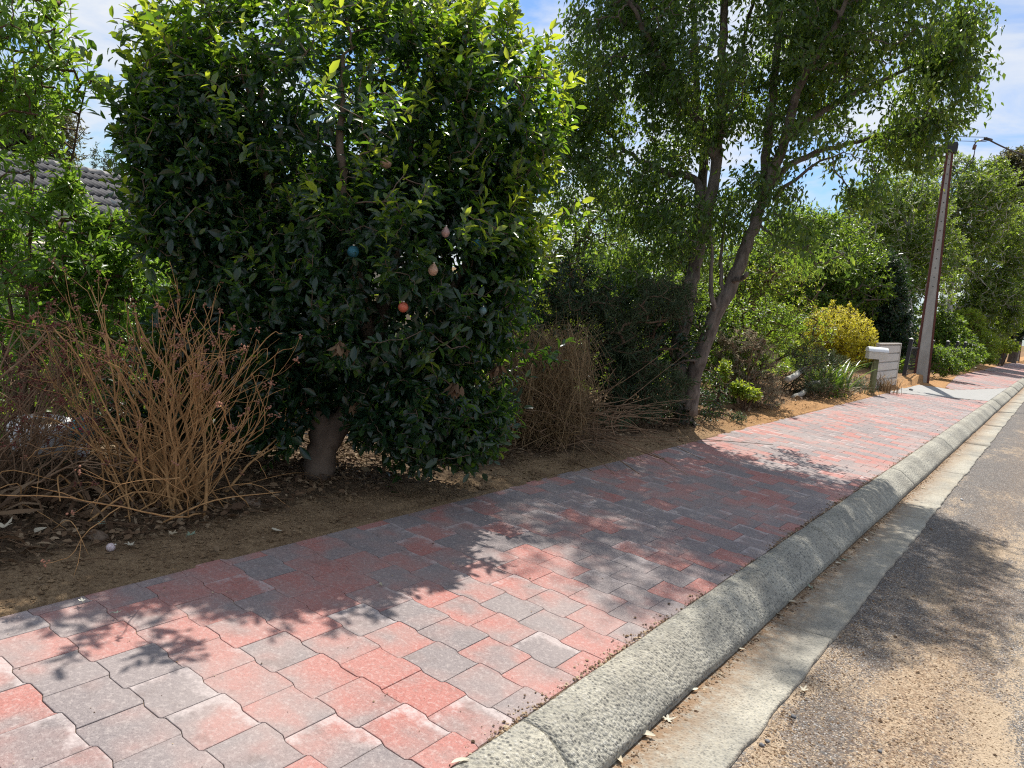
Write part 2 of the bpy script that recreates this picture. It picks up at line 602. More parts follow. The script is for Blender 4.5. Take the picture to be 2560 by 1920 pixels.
# pale efflorescence creeping in from two edges of some pavers
edge = t.math('MAXIMUM', t.math('MULTIPLY', t.math('SUBTRACT', pv, .50), 2.0), t.math('MULTIPLY', t.math('SUBTRACT', .38, pu), 2.2))
en = t.noise(o, 11, 4, .6)
eff = t.math('MULTIPLY', t.math('ADD', edge, t.math('MULTIPLY', t.math('SUBTRACT', en, .52), 2.4)), t.ramp(t.noise(cmb.outputs[0], 3.0, 0), [(.44, .08), (.58, 1)]))
base = t.mix(t.math('MULTIPLY', t.math('MULTIPLY', t.ramp(eff, [(.45, 0), (.85, 1)]), t.ramp(grain3, [(.30, .35), (.56, 1)])), .72), base, (.46, .40, .385))
dusty = t.noise(o, 1.1, 4, .6)
base = t.mix(t.math('MULTIPLY', t.ramp(dusty, [(.40, 0), (.68, 1)]), .28), base, (.42, .36, .33))
stain = t.noise(t.mapping(o, loc=(4, 9, 0)), 6.5, 5, .7)
base = t.mix(t.math('MULTIPLY', t.ramp(stain, [(.56, 0), (.74, 1)]), .5), base, (.13, .10, .09))
hb = t.math('ADD', t.math('MULTIPLY', grain, .6), t.math('MULTIPLY', grain2, .6))
t.out(t.pbsdf(base, .88, .22, normal=t.bump(hb, .55, .0035)))

M_BED, t = material('joint_sand')
n = t.noise(t.obj(), 160, 3, .7)
n2 = t.noise(t.obj(), 3.0, 3)
c = t.mix(t.ramp(n, [(.35, 0), (.7, 1)]), (.055, .042, .034), (.17, .125, .085))
c = t.mix(t.ramp(n2, [(.52, 0), (.62, .8)]), c, (.34, .25, .15))
t.out(t.pbsdf(c, .95, .1, normal=t.bump(n, .8, .004)))

# --- exposed aggregate concrete for kerb and gutter


def aggregate(name, lo, hi, paste, sc=95, tan=0.0, bumpd=.005, cov=(.30, .50)):
    m, t = material(name)
    o = t.obj()
    d = t.voro(o, sc)
    cellc = t.n('ShaderNodeTexVoronoi')
    t.put(cellc.inputs['Vector'], o)
    cellc.inputs['Scale'].default_value = sc
    g = t.n('ShaderNodeSeparateColor')
    t.put(g.inputs[0], cellc.outputs['Color'])
    stone = t.ramp(g.outputs[0], [(0, lo), (.55, tuple((a + b) / 2 for a, b in zip(lo, hi))), (1, hi)])
    d2 = t.voro(o, sc * 2.3)
    c = t.mix(t.ramp(d, [(cov[0], 0), (cov[1], 1)]), stone, paste)
    c = t.mix(t.math('MULTIPLY', t.ramp(d2, [(.2, .6), (.36, 0)]), .6), c, lo)
    pit = t.noise(o, 46, 5, .85)
    c = t.mix(t.math('MULTIPLY', t.ramp(pit, [(.36, 1), (.48, 0)]), .6), c, lo)
    c = t.mix(t.math('MULTIPLY', t.ramp(pit, [(.54, 0), (.66, 1)]), .5), c, tuple(min(1, q * 1.45) for q in paste))
    w = t.noise(o, 1.6, 5, .62)
    c = t.mix(t.math('MULTIPLY', t.ramp(w, [(.38, .8), (.60, 0)]), .6), c, (.135, .13, .118))
    w2 = t.noise(o, 6, 5, .7)
    c = t.mix(t.math('MULTIPLY', t.ramp(w2, [(.52, 0), (.72, 1)]), .35), c, (.075, .08, .07))
    if tan:
        w3 = t.noise(t.mapping(o, scale=(1.6, .5, 1)), 2.2, 5, .65)
        c = t.mix(t.math('MULTIPLY', t.ramp(w3, [(.46, 0), (.66, 1)]), tan), c, (.36, .285, .19))
        dd = t.attr('dirt')
        c = t.mix(t.math('MULTIPLY', dd, t.ramp(t.noise(o, 26, 5, .7), [(.30, 0), (.55, 1)])), c, (.22, .135, .075))
    h = t.math('SUBTRACT', 1.0, d)
    t.out(t.pbsdf(c, .9, .2, normal=t.bump(t.math('ADD', h, t.math('MULTIPLY', t.noise(o, 220, 2), .5)), .85, bumpd)))
    return m


M_KERB = aggregate('exposed_aggregate_kerb', (.07, .07, .066), (.50, .48, .42), (.39, .37, .305), 64, .10, .009)
M_GUT = aggregate('gutter_concrete', (.16, .155, .135), (.43, .41, .355), (.385, .36, .295), 80, .30, .004)

M_ROAD, t = material('dusty_asphalt')
o = t.obj()
st = t.voro(o, 95)
sg = t.n('ShaderNodeTexVoronoi'); t.put(sg.inputs['Vector'], o); sg.inputs['Scale'].default_value = 95
sc_ = t.n('ShaderNodeSeparateColor'); t.put(sc_.inputs[0], sg.outputs['Color'])
asp = t.ramp(sc_.outputs[0], [(0, (.09, .089, .088)), (.6, (.19, .186, .18)), (1, (.46, .45, .43))])
asp = t.mix(t.ramp(st, [(.32, 0), (.52, 1)]), asp, (.085, .082, .08))
sx = t.n('ShaderNodeSeparateXYZ'); t.put(sx.inputs[0], o)
X_, Y_ = sx.outputs[0], sx.outputs[1]
n1 = t.noise(t.mapping(o, scale=(1.0, .38, 1)), 2.4, 6, .62)
n2 = t.noise(t.mapping(o, scale=(1.0, .5, 1), loc=(3, 8, 0)), 9, 6, .7)
n3 = t.noise(o, 85, 4, .75)
# dry sand lies thickest in bands that run with the gutter and thins with distance
band = t.ramp(t.math('ADD', t.math('MULTIPLY', X_, .5), .5), [(0.0, .50), (.14, .54), (.22, .52), (.36, .74), (.56, .86), (.68, .60), (.85, .30), (1, .22)])
far = t.ramp(t.math('MULTIPLY', Y_, .05), [(.10, 1.0), (.26, .66), (.55, .45)])
sand = t.math('ADD', t.math('MULTIPLY', band, far), t.math('ADD', t.math('MULTIPLY', t.math('SUBTRACT', n1, .5), 1.6), t.math('MULTIPLY', t.math('SUBTRACT', n2, .5), .9)))
sm = t.math('ADD', sand, t.math('MULTIPLY', t.math('SUBTRACT', n3, .5), 1.7))
sandc = t.mix(t.ramp(n3, [(.36, 0), (.62, 1)]), (.255, .19, .125), (.44, .35, .25))
c = t.mix(t.ramp(sm, [(.50, 0), (.62, 1)]), asp, sandc)
# coarser brown grit strip
gb = t.ramp(t.math('ADD', t.math('MULTIPLY', t.math('ADD', X_, t.math('MULTIPLY', t.math('SUBTRACT', n1, .5), .55)), .5), .5), [(.12, .35), (.26, .55), (.40, 1), (.47, .75), (.58, .05), (1, 0)])
gm = t.math('MULTIPLY', t.math('MULTIPLY', gb, far), t.ramp(t.noise(o, 38, 5, .8), [(.36, 0), (.54, 1)]))
gv = t.n('ShaderNodeTexVoronoi'); t.put(gv.inputs['Vector'], o); gv.inputs['Scale'].default_value = 105
gs = t.n('ShaderNodeSeparateColor'); t.put(gs.inputs[0], gv.outputs['Color'])
gritc = t.ramp(gs.outputs[1], [(0, (.085, .05, .03)), (.55, (.20, .12, .068)), (1, (.44, .33, .22))])
c = t.mix(t.math('MULTIPLY', gm, .95), c, gritc)
h = t.math('ADD', t.math('SUBTRACT', 1.0, st), n3)
t.out(t.pbsdf(c, .93, .2, normal=t.bump(h, .8, .005)))

M_SOIL, t = material('sandy_soil')
o = t.obj()
n1 = t.noise(o, 3.0, 6, .65); n2 = t.noise(o, 45, 5, .75); n3 = t.noise(o, 190, 3, .7)
sx = t.n('ShaderNodeSeparateXYZ'); t.put(sx.inputs[0], o)
c = t.mix(t.ramp(n2, [(.35, 0), (.68, 1)]), (.15, .098, .055), (.36, .25, .145))
c = t.mix(t.math('MULTIPLY', t.ramp(n3, [(.52, 0), (.72, 1)]), .6), c, (.52, .40, .26))
c = t.mix(t.math('MULTIPLY', t.ramp(n1, [(.45, 0), (.65, 1)]), .55), c, (.15, .095, .055))
# darker humus under the planting, orange sand past the big tree
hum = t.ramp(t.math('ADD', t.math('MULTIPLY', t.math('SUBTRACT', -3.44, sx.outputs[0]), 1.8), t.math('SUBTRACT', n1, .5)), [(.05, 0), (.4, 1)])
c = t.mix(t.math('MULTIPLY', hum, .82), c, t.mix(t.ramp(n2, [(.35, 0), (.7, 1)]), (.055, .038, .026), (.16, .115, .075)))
grn = t.ramp(t.math('MULTIPLY', t.math('ADD', sx.outputs[0], t.math('MULTIPLY', n1, 1.5)), -.1), [(.42, 0), (.55, 1)])
c = t.mix(grn, c, t.mix(n2, (.03, .035, .015), (.10, .09, .045)))
org = t.ramp(t.math('MULTIPLY', sx.outputs[1], .05), [(.40, 0), (.55, 1)])
c = t.mix(t.math('MULTIPLY', t.math('MULTIPLY', org, t.math('SUBTRACT', 1.0, t.math('MULTIPLY', hum, .6))), .65), c, t.mix(t.ramp(n2, [(.35, 0), (.68, 1)]), (.33, .16, .06), (.55, .31, .13)))
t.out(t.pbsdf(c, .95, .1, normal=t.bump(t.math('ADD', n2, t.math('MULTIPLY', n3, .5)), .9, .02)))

M_SLAB, t = material('new_concrete')
o = t.obj()
n = t.noise(t.mapping(o, scale=(1, 4, 1)), 4, 6, .6); n2 = t.noise(o, 120, 3, .6)
c = t.mix(t.ramp(n, [(.35, 0), (.7, 1)]), (.25, .247, .235), (.325, .32, .305))
c = t.mix(t.math('MULTIPLY', t.ramp(n2, [(.5, 0), (.7, 1)]), .3), c, (.38, .37, .34))
t.out(t.pbsdf(c, .85, .25, normal=t.bump(n2, .3, .002)))

M_TILE, t = material('grey_roof_tile')
o = t.obj()
n = t.noise(o, 3, 6, .7); n2 = t.noise(o, 60, 3, .6)
c = t.mix(t.ramp(n, [(.35, 0), (.7, 1)]), (.05, .049, .053), (.095, .092, .097))
c = t.mix(t.math('MULTIPLY', t.ramp(n2, [(.52, 0), (.72, 1)]), .35), c, (.30, .29, .28))
t.out(t.pbsdf(c, .75, .25, normal=t.bump(n2, .3, .004)))
M_RIDGE = plainmat('ridge_cap_mortar', (.22, .21, .20), (.34, .325, .31), .8, .2, scale=12, bump=.3)
M_BRICK = plainmat('cream_wall', (.42, .36, .28), (.50, .44, .35), .85, .2, scale=8)
M_STEELP = plainmat('beige_steel_panel', (.44, .40, .345), (.50, .455, .395), .5, .4, scale=3)
M_IRON = plainmat('black_iron', (.012, .013, .018), (.022, .023, .03), .45, .45, scale=30)
M_MBOX = plainmat('pale_letterbox_steel', (.52, .49, .43), (.58, .55, .49), .45, .4, scale=6)
M_MTOP = plainmat('white_letterbox_lid', (.66, .68, .69), (.72, .74, .75), .32, .5, scale=6)
M_BLACK = plainmat('black_plastic', (.015, .015, .017), (.03, .03, .03), .5, .4)
M_PTIMBER = barkmat('treated_timber', (.11, .115, .055), (.21, .205, .11), 20, (1, 1, .12), .5, .004)
M_CONC, t = material('pole_concrete')
o = t.obj()
n = t.noise(t.mapping(o, scale=(1, 1, .35)), 5, 6, .6); n2 = t.noise(o, 90, 3)
c = t.mix(t.ramp(n, [(.35, 0), (.7, 1)]), (.27, .26, .24), (.38, .365, .34))
c = t.mix(t.math('MULTIPLY', t.ramp(n2, [(.55, 0), (.75, 1)]), .3), c, (.25, .24, .22))
t.out(t.pbsdf(c, .85, .2, normal=t.bump(n2, .3, .003)))
M_RUST = plainmat('rusty_pole_steel', (.065, .022, .018), (.12, .045, .032), .75, .25, scale=14, bump=.3)
M_WIRE = plainmat('black_cable', (.02, .02, .022), (.035, .035, .04), .5, .3)
M_CERAM = plainmat('brown_insulator', (.10, .05, .035), (.14, .07, .05), .3, .5)
M_STONE = plainmat('brown_rock', (.12, .085, .06), (.22, .165, .12), .9, .15, scale=16, bump=.6, dist=.01)
M_PEB = plainmat('grey_pebble', (.10, .10, .105), (.20, .20, .21), .8, .3, scale=30)
M_WPOT = plainmat('white_glazed_pot', (.66, .65, .64), (.74, .73, .72), .5, .4, scale=10)
M_TEAL = plainmat('teal_glaze', (.03, .16, .20), (.05, .27, .33), .22, .6, scale=9)
M_MAGENTA = plainmat('magenta_petal', (.32, .02, .10), (.5, .05, .14), .6, .3)
M_SIGNW = plainmat('white_sign', (.62, .62, .60), (.68, .68, .66), .6, .3)


def glitter(name, c0, c1, metal=.5):
    m, t = material(name)
    o = t.obj()
    v = t.n('ShaderNodeTexVoronoi'); t.put(v.inputs['Vector'], o); v.inputs['Scale'].default_value = 260
    g = t.n('ShaderNodeSeparateColor'); t.put(g.inputs[0], v.outputs['Color'])
    c = t.mix(g.outputs[0], c0, c1)
    t.out(t.pbsdf(c, t.math('ADD', .25, t.math('MULTIPLY', g.outputs[1], .4)), .6, metal, normal=t.bump(g.outputs[2], .8, .002)))
    return m


M_BAUB = dict(gold=glitter('copper_glitter', (.34, .19, .12), (.55, .37, .26), .35), pink=glitter('dusty_pink_glitter', (.32, .19, .17), (.5, .33, .30), .3),
              red=glitter('red_glitter', (.42, .06, .035), (.56, .18, .09), .3), blue=glitter('teal_blue_glitter', (.012, .075, .11), (.03, .16, .22), .4),
              pale=glitter('faded_teal_glitter', (.07, .14, .15), (.15, .24, .25), .3), white=glitter('faded_pink_glitter', (.5, .36, .36), (.75, .68, .68), .1))

# ------------------------------------------------------------------ ground
XL, XR = -3.185, -1.335           # edges of the paved footpath


def vnoise(x, y, s, seed):
    r = np.random.default_rng(seed)
    g = r.uniform(-1, 1, (64, 64))
    X = x / s; Y = y / s
    xi = np.floor(X).astype(int); yi = np.floor(Y).astype(int)
    fx = X - xi; fy = Y - yi
    fx = fx * fx * (3 - 2 * fx); fy = fy * fy * (3 - 2 * fy)
    a = g[xi % 64, yi % 64]; b = g[(xi + 1) % 64, yi % 64]; c = g[xi % 64, (yi + 1) % 64]; d = g[(xi + 1) % 64, (yi + 1) % 64]
    return a * (1 - fx) * (1 - fy) + b * fx * (1 - fy) + c * (1 - fx) * fy + d * fx * fy


def left_edge(y):
    """left boundary of the paving"""
    y = np.asarray(y, float)
    e = np.full(y.shape, XL)
    return np.where(y > 24.6, np.interp(y, [24.6, 25.6, 33.8, 44, 60, 80], [-2.2, -2.64, -3.15, -3.05, -3.0, -2.8]), e)


def gz(x, y):
    x = np.asarray(x, float); y = np.asarray(y, float)
    d = left_edge(np.minimum(y, 20)) - x                   # metres left of the paving edge
    z = 0.012 + 0.03 * np.clip(d, 0, .8) / .8 + .020 * vnoise(x, y, .55, 1) + .018 * vnoise(x, y, .17, 2) + .012 * vnoise(x, y, .07, 3)
    z = z - np.clip(d - 1.8, 0, 40) * .085 - np.clip(d - 9, 0, 60) * .02
    z = z + .24 * np.exp(-(((x + 3.25) / .75) ** 2 + ((y - 25.0) / 1.5) ** 2)) + .05 * np.exp(-(((x + 3.55) / .3) ** 2 + ((y - 13.2) / .9) ** 2))
    z = np.where(x > left_edge(y) + .03, -.30, np.where((d < 0.05), np.minimum(z, .012), z))
    return np.maximum(z, -3.0)


def gridsheet(name, xs, ys, zf, m, kind='structure', **kw):
    X, Y = np.meshgrid(xs, ys)
    V = np.stack([X, Y, zf(X, Y)], -1).reshape(-1, 3)
    nx, ny = len(xs), len(ys)
    i = np.arange(ny - 1)[:, None] * nx; j = np.arange(nx - 1)[None]
    F = np.stack([i + j, i + j + 1, i + nx + j + 1, i + nx + j], -1).reshape(-1, 4)
    mb = MB(); mb.add(V, [F])
    ob = mb.build(name, m)
    return tag(ob, kind=kind, **kw)


xs = np.concatenate([np.linspace(-900, -60, 12)[:-1], np.linspace(-60, -7, 34)[:-1], np.linspace(-7, -4.6, 24)[:-1], np.linspace(-4.6, -2.6, 80)[:-1], [-2.3, -2, -1, 0, 3, 10, 40, 200, 900]])
ys = np.concatenate([np.linspace(-400, -6, 8)[:-1], np.linspace(-6, 0, 12)[:-1], np.linspace(0, 14, 250)[:-1], np.linspace(14, 30, 140)[:-1], np.linspace(30, 80, 50)[:-1], np.linspace(80, 1000, 12)])
gridsheet('ground', xs, ys, gz, M_SOIL)

# ------------------------------------------------------------------ paved footpath
PL, PP = 0.2336, 0.2208


def wave(x, row_phase):
    """zig-zag long edge: period = one paver, +a around one row's joints, -a around the next row's"""
    s = ((x - row_phase) / PL) % 1.0
    w = .07
    v = np.where(s < .25 - w, 1, np.where(s < .25 + w, 1 - (s - .25 + w) / w, np.where(s < .75 - w * .45, -1, np.where(s < .75 + w * .45, -1 + (s - .75 + w * .45) / (w * .45), 1))))
    return .0078 * v


SLAB = np.array([(-3.22, 19.95), (-1.335, 22.8), (-1.335, 30.4), (-2.2, 25.2), (-3.22, 24.3)])


def in_poly(x, y, P):
    c = False
    j = len(P) - 1
    for i in range(len(P)):
        if (P[i][1] > y) != (P[j][1] > y) and x < (P[j][0] - P[i][0]) * (y - P[i][1]) / (P[j][1] - P[i][1]) + P[i][0]:
            c = not c
        j = i
    return c


mb = MB()
pr = np.random.default_rng(5)
J0 = -8
X0 = -1.641 * 1.6 - 20 * PL        # a joint seen in the photograph
Y0 = .694 * 1.6
for j in range(J0, 300):
    yb = Y0 + j * PP
    ph = X0 + (0.5 * PL if j % 2 == 0 else 0.0)
    le = float(left_edge(np.array(yb + PP / 2)))
    near = yb < 14
    ymid = yb + PP / 2
    # stretches of redder and greyer stock along the path
    tmean = .40 + .30 * math.exp(-((yb - 11.3) / 1.6) ** 2) + .12 * math.sin(yb * .9 + 1) + .10 * math.sin(yb * .37) + (.16 if yb > 22 else 0)
    tsd = .30 if yb < 12 else .20
    for i in range(-1, 40):
        xa, xb = ph + i * PL, ph + (i + 1) * PL
        xa2, xb2 = max(xa, le), min(xb, XR)
        if xb2 - xa2 < .025:
            continue
        if in_poly((xa2 + xb2) / 2, ymid, SLAB) or (19.9 < ymid < 24.4 and (xa2 + xb2) / 2 < np.interp(ymid, [19.95, 22.8], [-3.2, -1.34])) and ymid > 19.95:
            continue
        g = .0011
        m = 37 if yb < 6 else (19 if near else 7)
        sx = np.linspace(xa2 + g, xb2 - g, m)
        p2 = ph + .25 * PL
        lo = yb + g + wave(sx, X0 + .25 * PL + (0 if j % 2 == 0 else 0))
        hi = yb + PP - g + wave(sx, X0 + .25 * PL)
        out = np.concatenate([np.stack([sx, lo], 1), np.stack([sx[::-1], hi[::-1]], 1)])
        c2 = out.mean(0)
        n = len(out)
        dz = pr.normal(0, .0006); tx, ty = pr.normal(0, .002, 2)
        def ring(ins, z):
            v = out - c2
            q = c2 + v * (1 - ins / np.maximum(np.abs(v).max(0), .02))
            zz_ = z + dz + (q[:, 0] - c2[0]) * tx + (q[:, 1] - c2[1]) * ty
            return np.column_stack([q, zz_])
        R3 = [ring(.0030, 0), ring(.0009, -.0009), ring(0, -.003), ring(0, -.03)] if near else [ring(.004, 0), ring(0, -.004), ring(0, -.02)]
        V = np.concatenate(R3)
        kq = np.arange(n); k2 = (kq + 1) % n
        F = [np.stack([a * n + kq, (a + 1) * n + kq, (a + 1) * n + k2, a * n + k2], 1) for a in range(len(R3) - 1)]
        cxn = float(vnoise(np.array((xa + xb) / 2), np.array(ymid), .42, 71))
        tone_ = pr.normal(tmean - .02, tsd * .62) + .40 * cxn
        rr = pr.random()
        if rr < .16 and near: tone_ = max(tone_, .84)
        elif rr < .30 and near: tone_ = min(tone_, .12)
        mb.add(V, F + [kq[None]], 0, tone=float(np.clip(tone_, -.05, 1.05)), pu=np.tile((out[:, 0] - xa) / PL, len(R3)), pv=np.tile((out[:, 1] - yb) / PP, len(R3)), pid=pr.random())
# bedding sand under and between the pavers
bxs = np.array([0, 1.0]); bys = np.linspace(-4, 66, 120)
V = np.concatenate([[(float(left_edge(np.array(y))) - .01, y, -.0048), (XR + .02, y, -.0048)] for y in bys])
i = np.arange(len(bys) - 1) * 2
mb.add(V, [np.stack([i, i + 1, i + 3, i + 2], 1)], 1)
tag(mb.build('footpath', [M_PAVER, M_BED], smooth=False), kind='structure')

mb = MB()
P = SLAB
ntop = len(P)
V = np.concatenate([np.column_stack([P, np.full(ntop, .006)]), np.column_stack([P * 1.0005, np.full(ntop, -.05)])])
kq = np.arange(ntop); k2 = (kq + 1) % ntop
mb.add(V, [kq[None], np.stack([ntop + kq, ntop + k2, k2, kq], 1)])
tag(mb.build('driveway', [M_SLAB], smooth=False), kind='structure')

# kerb: cast lengths with open joints
KP = np.array([(-1.333, -.15), (-1.333, .000), (-1.320, .010), (-1.290, .013), (-1.240, .011), (-1.218, .006), (-1.195, -.006), (-1.150, -.036), (-1.110, -.064), (-1.080, -.086), (-1.062, -.101), (-1.054, -.118), (-1.056, -.20)])


def extrude(mb, prof, y0, y1, n, fn=None, dirt=0.0, **at):
    ys_ = np.linspace(y0, y1, n)
    V = np.array([[(x, y, z) for x, z in prof] for y in ys_])
    if fn is not None:
        V = fn(V)
    m = len(prof)
    i = np.arange(n - 1)[:, None] * m; j = np.arange(m - 1)[None]
    F = np.stack([i + j, i + j + 1, i + m + j + 1, i + m + j], -1).reshape(-1, 4)
    caps = [np.arange(m)[None], (np.arange(m) + (n - 1) * m)[::-1][None]]
    mb.add(V.reshape(-1, 3), [F[:, ::-1]] + caps, dirt=np.tile(dirt, n) if np.ndim(dirt) else dirt, **at)


mb = MB()
kj = [-5, -1.5, 2.23, 5.98, 9.4, 13.0, 16.4, 19.6, 23.3, 27.6, 31.5, 36, 41, 47, 54, 62, 70, 80]


def kwob(V):
    V = V.copy()
    V[..., 0] += .006 * vnoise(V[..., 1] * 0 + 3, V[..., 1], .8, 7) * (V[..., 0] > -1.3)
    V[..., 2] += .003 * vnoise(V[..., 0], V[..., 1], .12, 8) * (V[..., 2] > -.14)
    return V


for a, b in zip(kj[:-1], kj[1:]):
    gap = .009
    # rounded arris at each joint
    n = max(4, int((b - a) / .06)) if a < 20 else 6
    extrude(mb, KP, a + gap / 2, b - gap / 2, n, kwob)
mb2 = [(-1.31, -.02), (-1.06, -.14)]
ob = mb.build('kerb', [M_KERB])
tag(ob, kind='structure')

GPROF = np.array([(-1.062, -.30), (-1.062, -.150), (-1.03, -.150), (-.95, -.146), (-.85, -.138), (-.76, -.130), (-.722, -.127), (-.712, -.131), (-.71, -.30)])
mb = MB()
gj = [-5, -.6, 4.35, 7.9, 11.0, 14.4, 18.0, 22, 26, 30.4, 36, 44, 55, 80]


def gwob(V):
    V = V.copy()
    e = (V[..., 0] > -.77)
    V[..., 0] += e * (.016 * vnoise(V[..., 1] * 0 + 1, V[..., 1], .42, 9) + .010 * vnoise(V[..., 1] * 0 + 1, V[..., 1], .11, 10) + np.where(V[..., 1] < 1.95, -.045, 0.0))
    V[..., 2] += .002 * vnoise(V[..., 0], V[..., 1], .15, 12)
    return V


gd = np.array([1, 1, .95, .55, .12, 0, 0, 0.2, .2])
for a, b in zip(gj[:-1], gj[1:]):
    n = max(4, int((b - a) / .05)) if a < 14 else 12
    extrude(mb, GPROF, a + .003, b - .003, n, gwob, gd)
tag(mb.build('gutter', [M_GUT]), kind='structure')


def roadz(x, y):
    return -.146 + np.clip(x + .75, 0, 3) * .018 - np.clip(x - 2.3, 0, 4) * .018 + .003 * vnoise(x, y, .3, 13) + np.where(x < -.78, -.06, 0)


xs = np.concatenate([[-.82], np.linspace(-.77, 1.6, 60), [2.5, 4, 5.5]])
ys = np.concatenate([np.linspace(-8, 0, 10)[:-1], np.linspace(0, 9, 160)[:-1], np.linspace(9, 90, 80)])
gridsheet('road', xs, ys, roadz, M_ROAD)

# ------------------------------------------------------------------ loose matter on the ground (uncountable)


def chips(name, P, size, m, seed, flat=.5):
    r = np.random.default_rng(seed)
    n = len(P)
    s = size * r.lognormal(0, .45, n)
    base = np.array([[1, 0, 0], [0, 1, 0], [-1, 0, 0], [0, -1, 0], [0, 0, 1], [0, 0, -1]], float)
    V = base[None] * (s[:, None] * r.uniform(.55, 1.2, (n, 6)))[..., None]
    V[..., 2] *= flat
    a = r.uniform(0, 2 * pi, n)
    x = V[..., 0] * np.cos(a)[:, None] - V[..., 1] * np.sin(a)[:, None]
    y = V[..., 0] * np.sin(a)[:, None] + V[..., 1] * np.cos(a)[:, None]
    V = np.stack([x, y, V[..., 2]], -1) + P[:, None] + np.array([0, 0, 1])[None, None] * (s * flat * .4)[:, None, None]
    F = np.array([[0, 1, 4], [1, 2, 4], [2, 3, 4], [3, 0, 4], [1, 0, 5], [2, 1, 5], [3, 2, 5], [0, 3, 5]])
    mb = MB()
    mb.add(V.reshape(-1, 3), [(F[None] + (np.arange(n) * 6)[:, None, None]).reshape(-1, 3)], rnd=np.repeat(r.uniform(0, 1, n), 6))
    return mb.build(name, m, smooth=False)


M_GRIT = G('grit', [(.07, .045, .03), (.22, .14, .08), (.48, .38, .26)], [(.1, .06, .03)] * 3, .0, .9, .15)
r = np.random.default_rng(21)
n = 26000
x = np.concatenate([-.70 + np.abs(r.normal(0, .12, 7000)), r.normal(-.18, .20, 13000), r.uniform(-.7, .9, 6000)])
y = 1.2 + r.gamma(2.0, 1.15, n)
P = np.column_stack([x, y, roadz(x, y)])
P = P[(x > -.72) & (x < 1.2)]
tag(chips('road_grit', P, .0030, M_GRIT, 3), 'brown grit and woodchip crumbs scattered over the dusty road', 'grit', kind='stuff')
# crumbs along the joint between pavers and kerb, and along the kerb lip in the gutter
y = r.uniform(.6, 16, 5200) * r.uniform(.35, 1, 5200)
clump = vnoise(y * 0, y, .28, 31)
y = y[(clump + r.normal(0, .35, len(y))) > -.1]
x = -1.338 + np.where(r.random(len(y)) < .75, r.normal(0, .010, len(y)), -np.abs(r.normal(0, .035, len(y))))
P1 = np.column_stack([x, y, np.full(len(y), .003)])
y = r.uniform(.9, 20, 3600) * r.uniform(.4, 1, 3600)
x = -1.045 + np.abs(r.normal(0, .042, len(y)))
P2 = np.column_stack([x, y, np.full(len(y), -.149)])
tag(chips('kerb_crumbs', np.concatenate([P1, P2]), .0042, M_GRIT, 4), 'dry brown crumbs caught along both edges of the kerb', 'debris', kind='stuff')
y = r.uniform(.8, 9, 500); x = r.uniform(XL, XR, 500)
tag(chips('path_specks', np.column_stack([x, y, np.full(500, .002)]), .0024, M_GRIT, 8), 'tiny dark specks of dirt dropped over the pavers', 'specks', kind='stuff')


def litter(name, n, xr, yr, L, m, label, seed, lift=.02, dens=None):
    r = np.random.default_rng(seed)
    x = r.uniform(*xr, n); y = r.uniform(*yr, n)
    if dens is not None:
        kf = dens(x, y, r)
        x, y = x[kf], y[kf]
    n = len(x)
    z = gz(x, y) + r.uniform(0, lift, n)
    D = np.column_stack([r.normal(0, 1, (n, 2)), r.normal(0, .28, n)])
    N = np.column_stack([r.normal(0, .75, (n, 2)), np.ones(n)])
    mb = MB()
    Ls = L * r.lognormal(0, .35, n)
    leaves(mb, np.column_stack([x, y, z]), D, N, Ls, Ls * r.uniform(.25, .75, n), LEAF8, r.uniform(0, 1, n), curl=.0)
    # broken twigs
    for q in range(n // 14):
        p = np.array([x[q], y[q], z[q] + .012]); a = r.uniform(0, 2 * pi); l = r.uniform(.06, .28)
        e = p + np.array([cos(a) * l, sin(a) * l, r.normal(0, .02)])
        tube(mb, np.array([p, (p + e) / 2 + r.normal(0, .012, 3), e]), r.uniform(.0012, .0035), 4, rnd=float(r.uniform(.1, .7)))
    return tag(mb.build(name, m), label, 'leaf litter', kind='stuff')


litter('leaf_litter', 30000, (-6.0, -3.5), (.3, 9.5), .035, M_LITTER, 'brown dead leaves and twigs heaped under the shrubs', 41, .05, lambda x, y, r: (-3.50 - x + r.normal(0, .09, len(x)) - .05 * np.sin(y * 2)) > np.where(y < 2.6, .02, .10))
litter('soil_leaf_specks', 1500, (-3.75, -3.19), (.5, 14), .02, M_LITTER, 'few small dead leaves lying on the bare sandy strip', 42, .004)
r = np.random.default_rng(48)
x = r.uniform(-3.95, -3.19, 9000); y = r.uniform(.5, 15, 9000) * r.uniform(.4, 1, 9000)
kc = vnoise(x, y, .3, 49) + r.normal(0, .3, 9000) > 0
x, y = x[kc], y[kc]
tag(chips('soil_crumbs', np.column_stack([x, y, gz(x, y)]), .0075, M_SOIL, 49, .7), 'small crumbs and clods of dry soil on the bare strip', 'soil', kind='stuff')
litter('far_leaf_litter', 2600, (-5.2, -3.5), (9.5, 23), .06, M_LITTER, 'dead leaves and straw under the far garden bed', 43, .05)

# ------------------------------------------------------------------ individual fallen leaves, pebbles


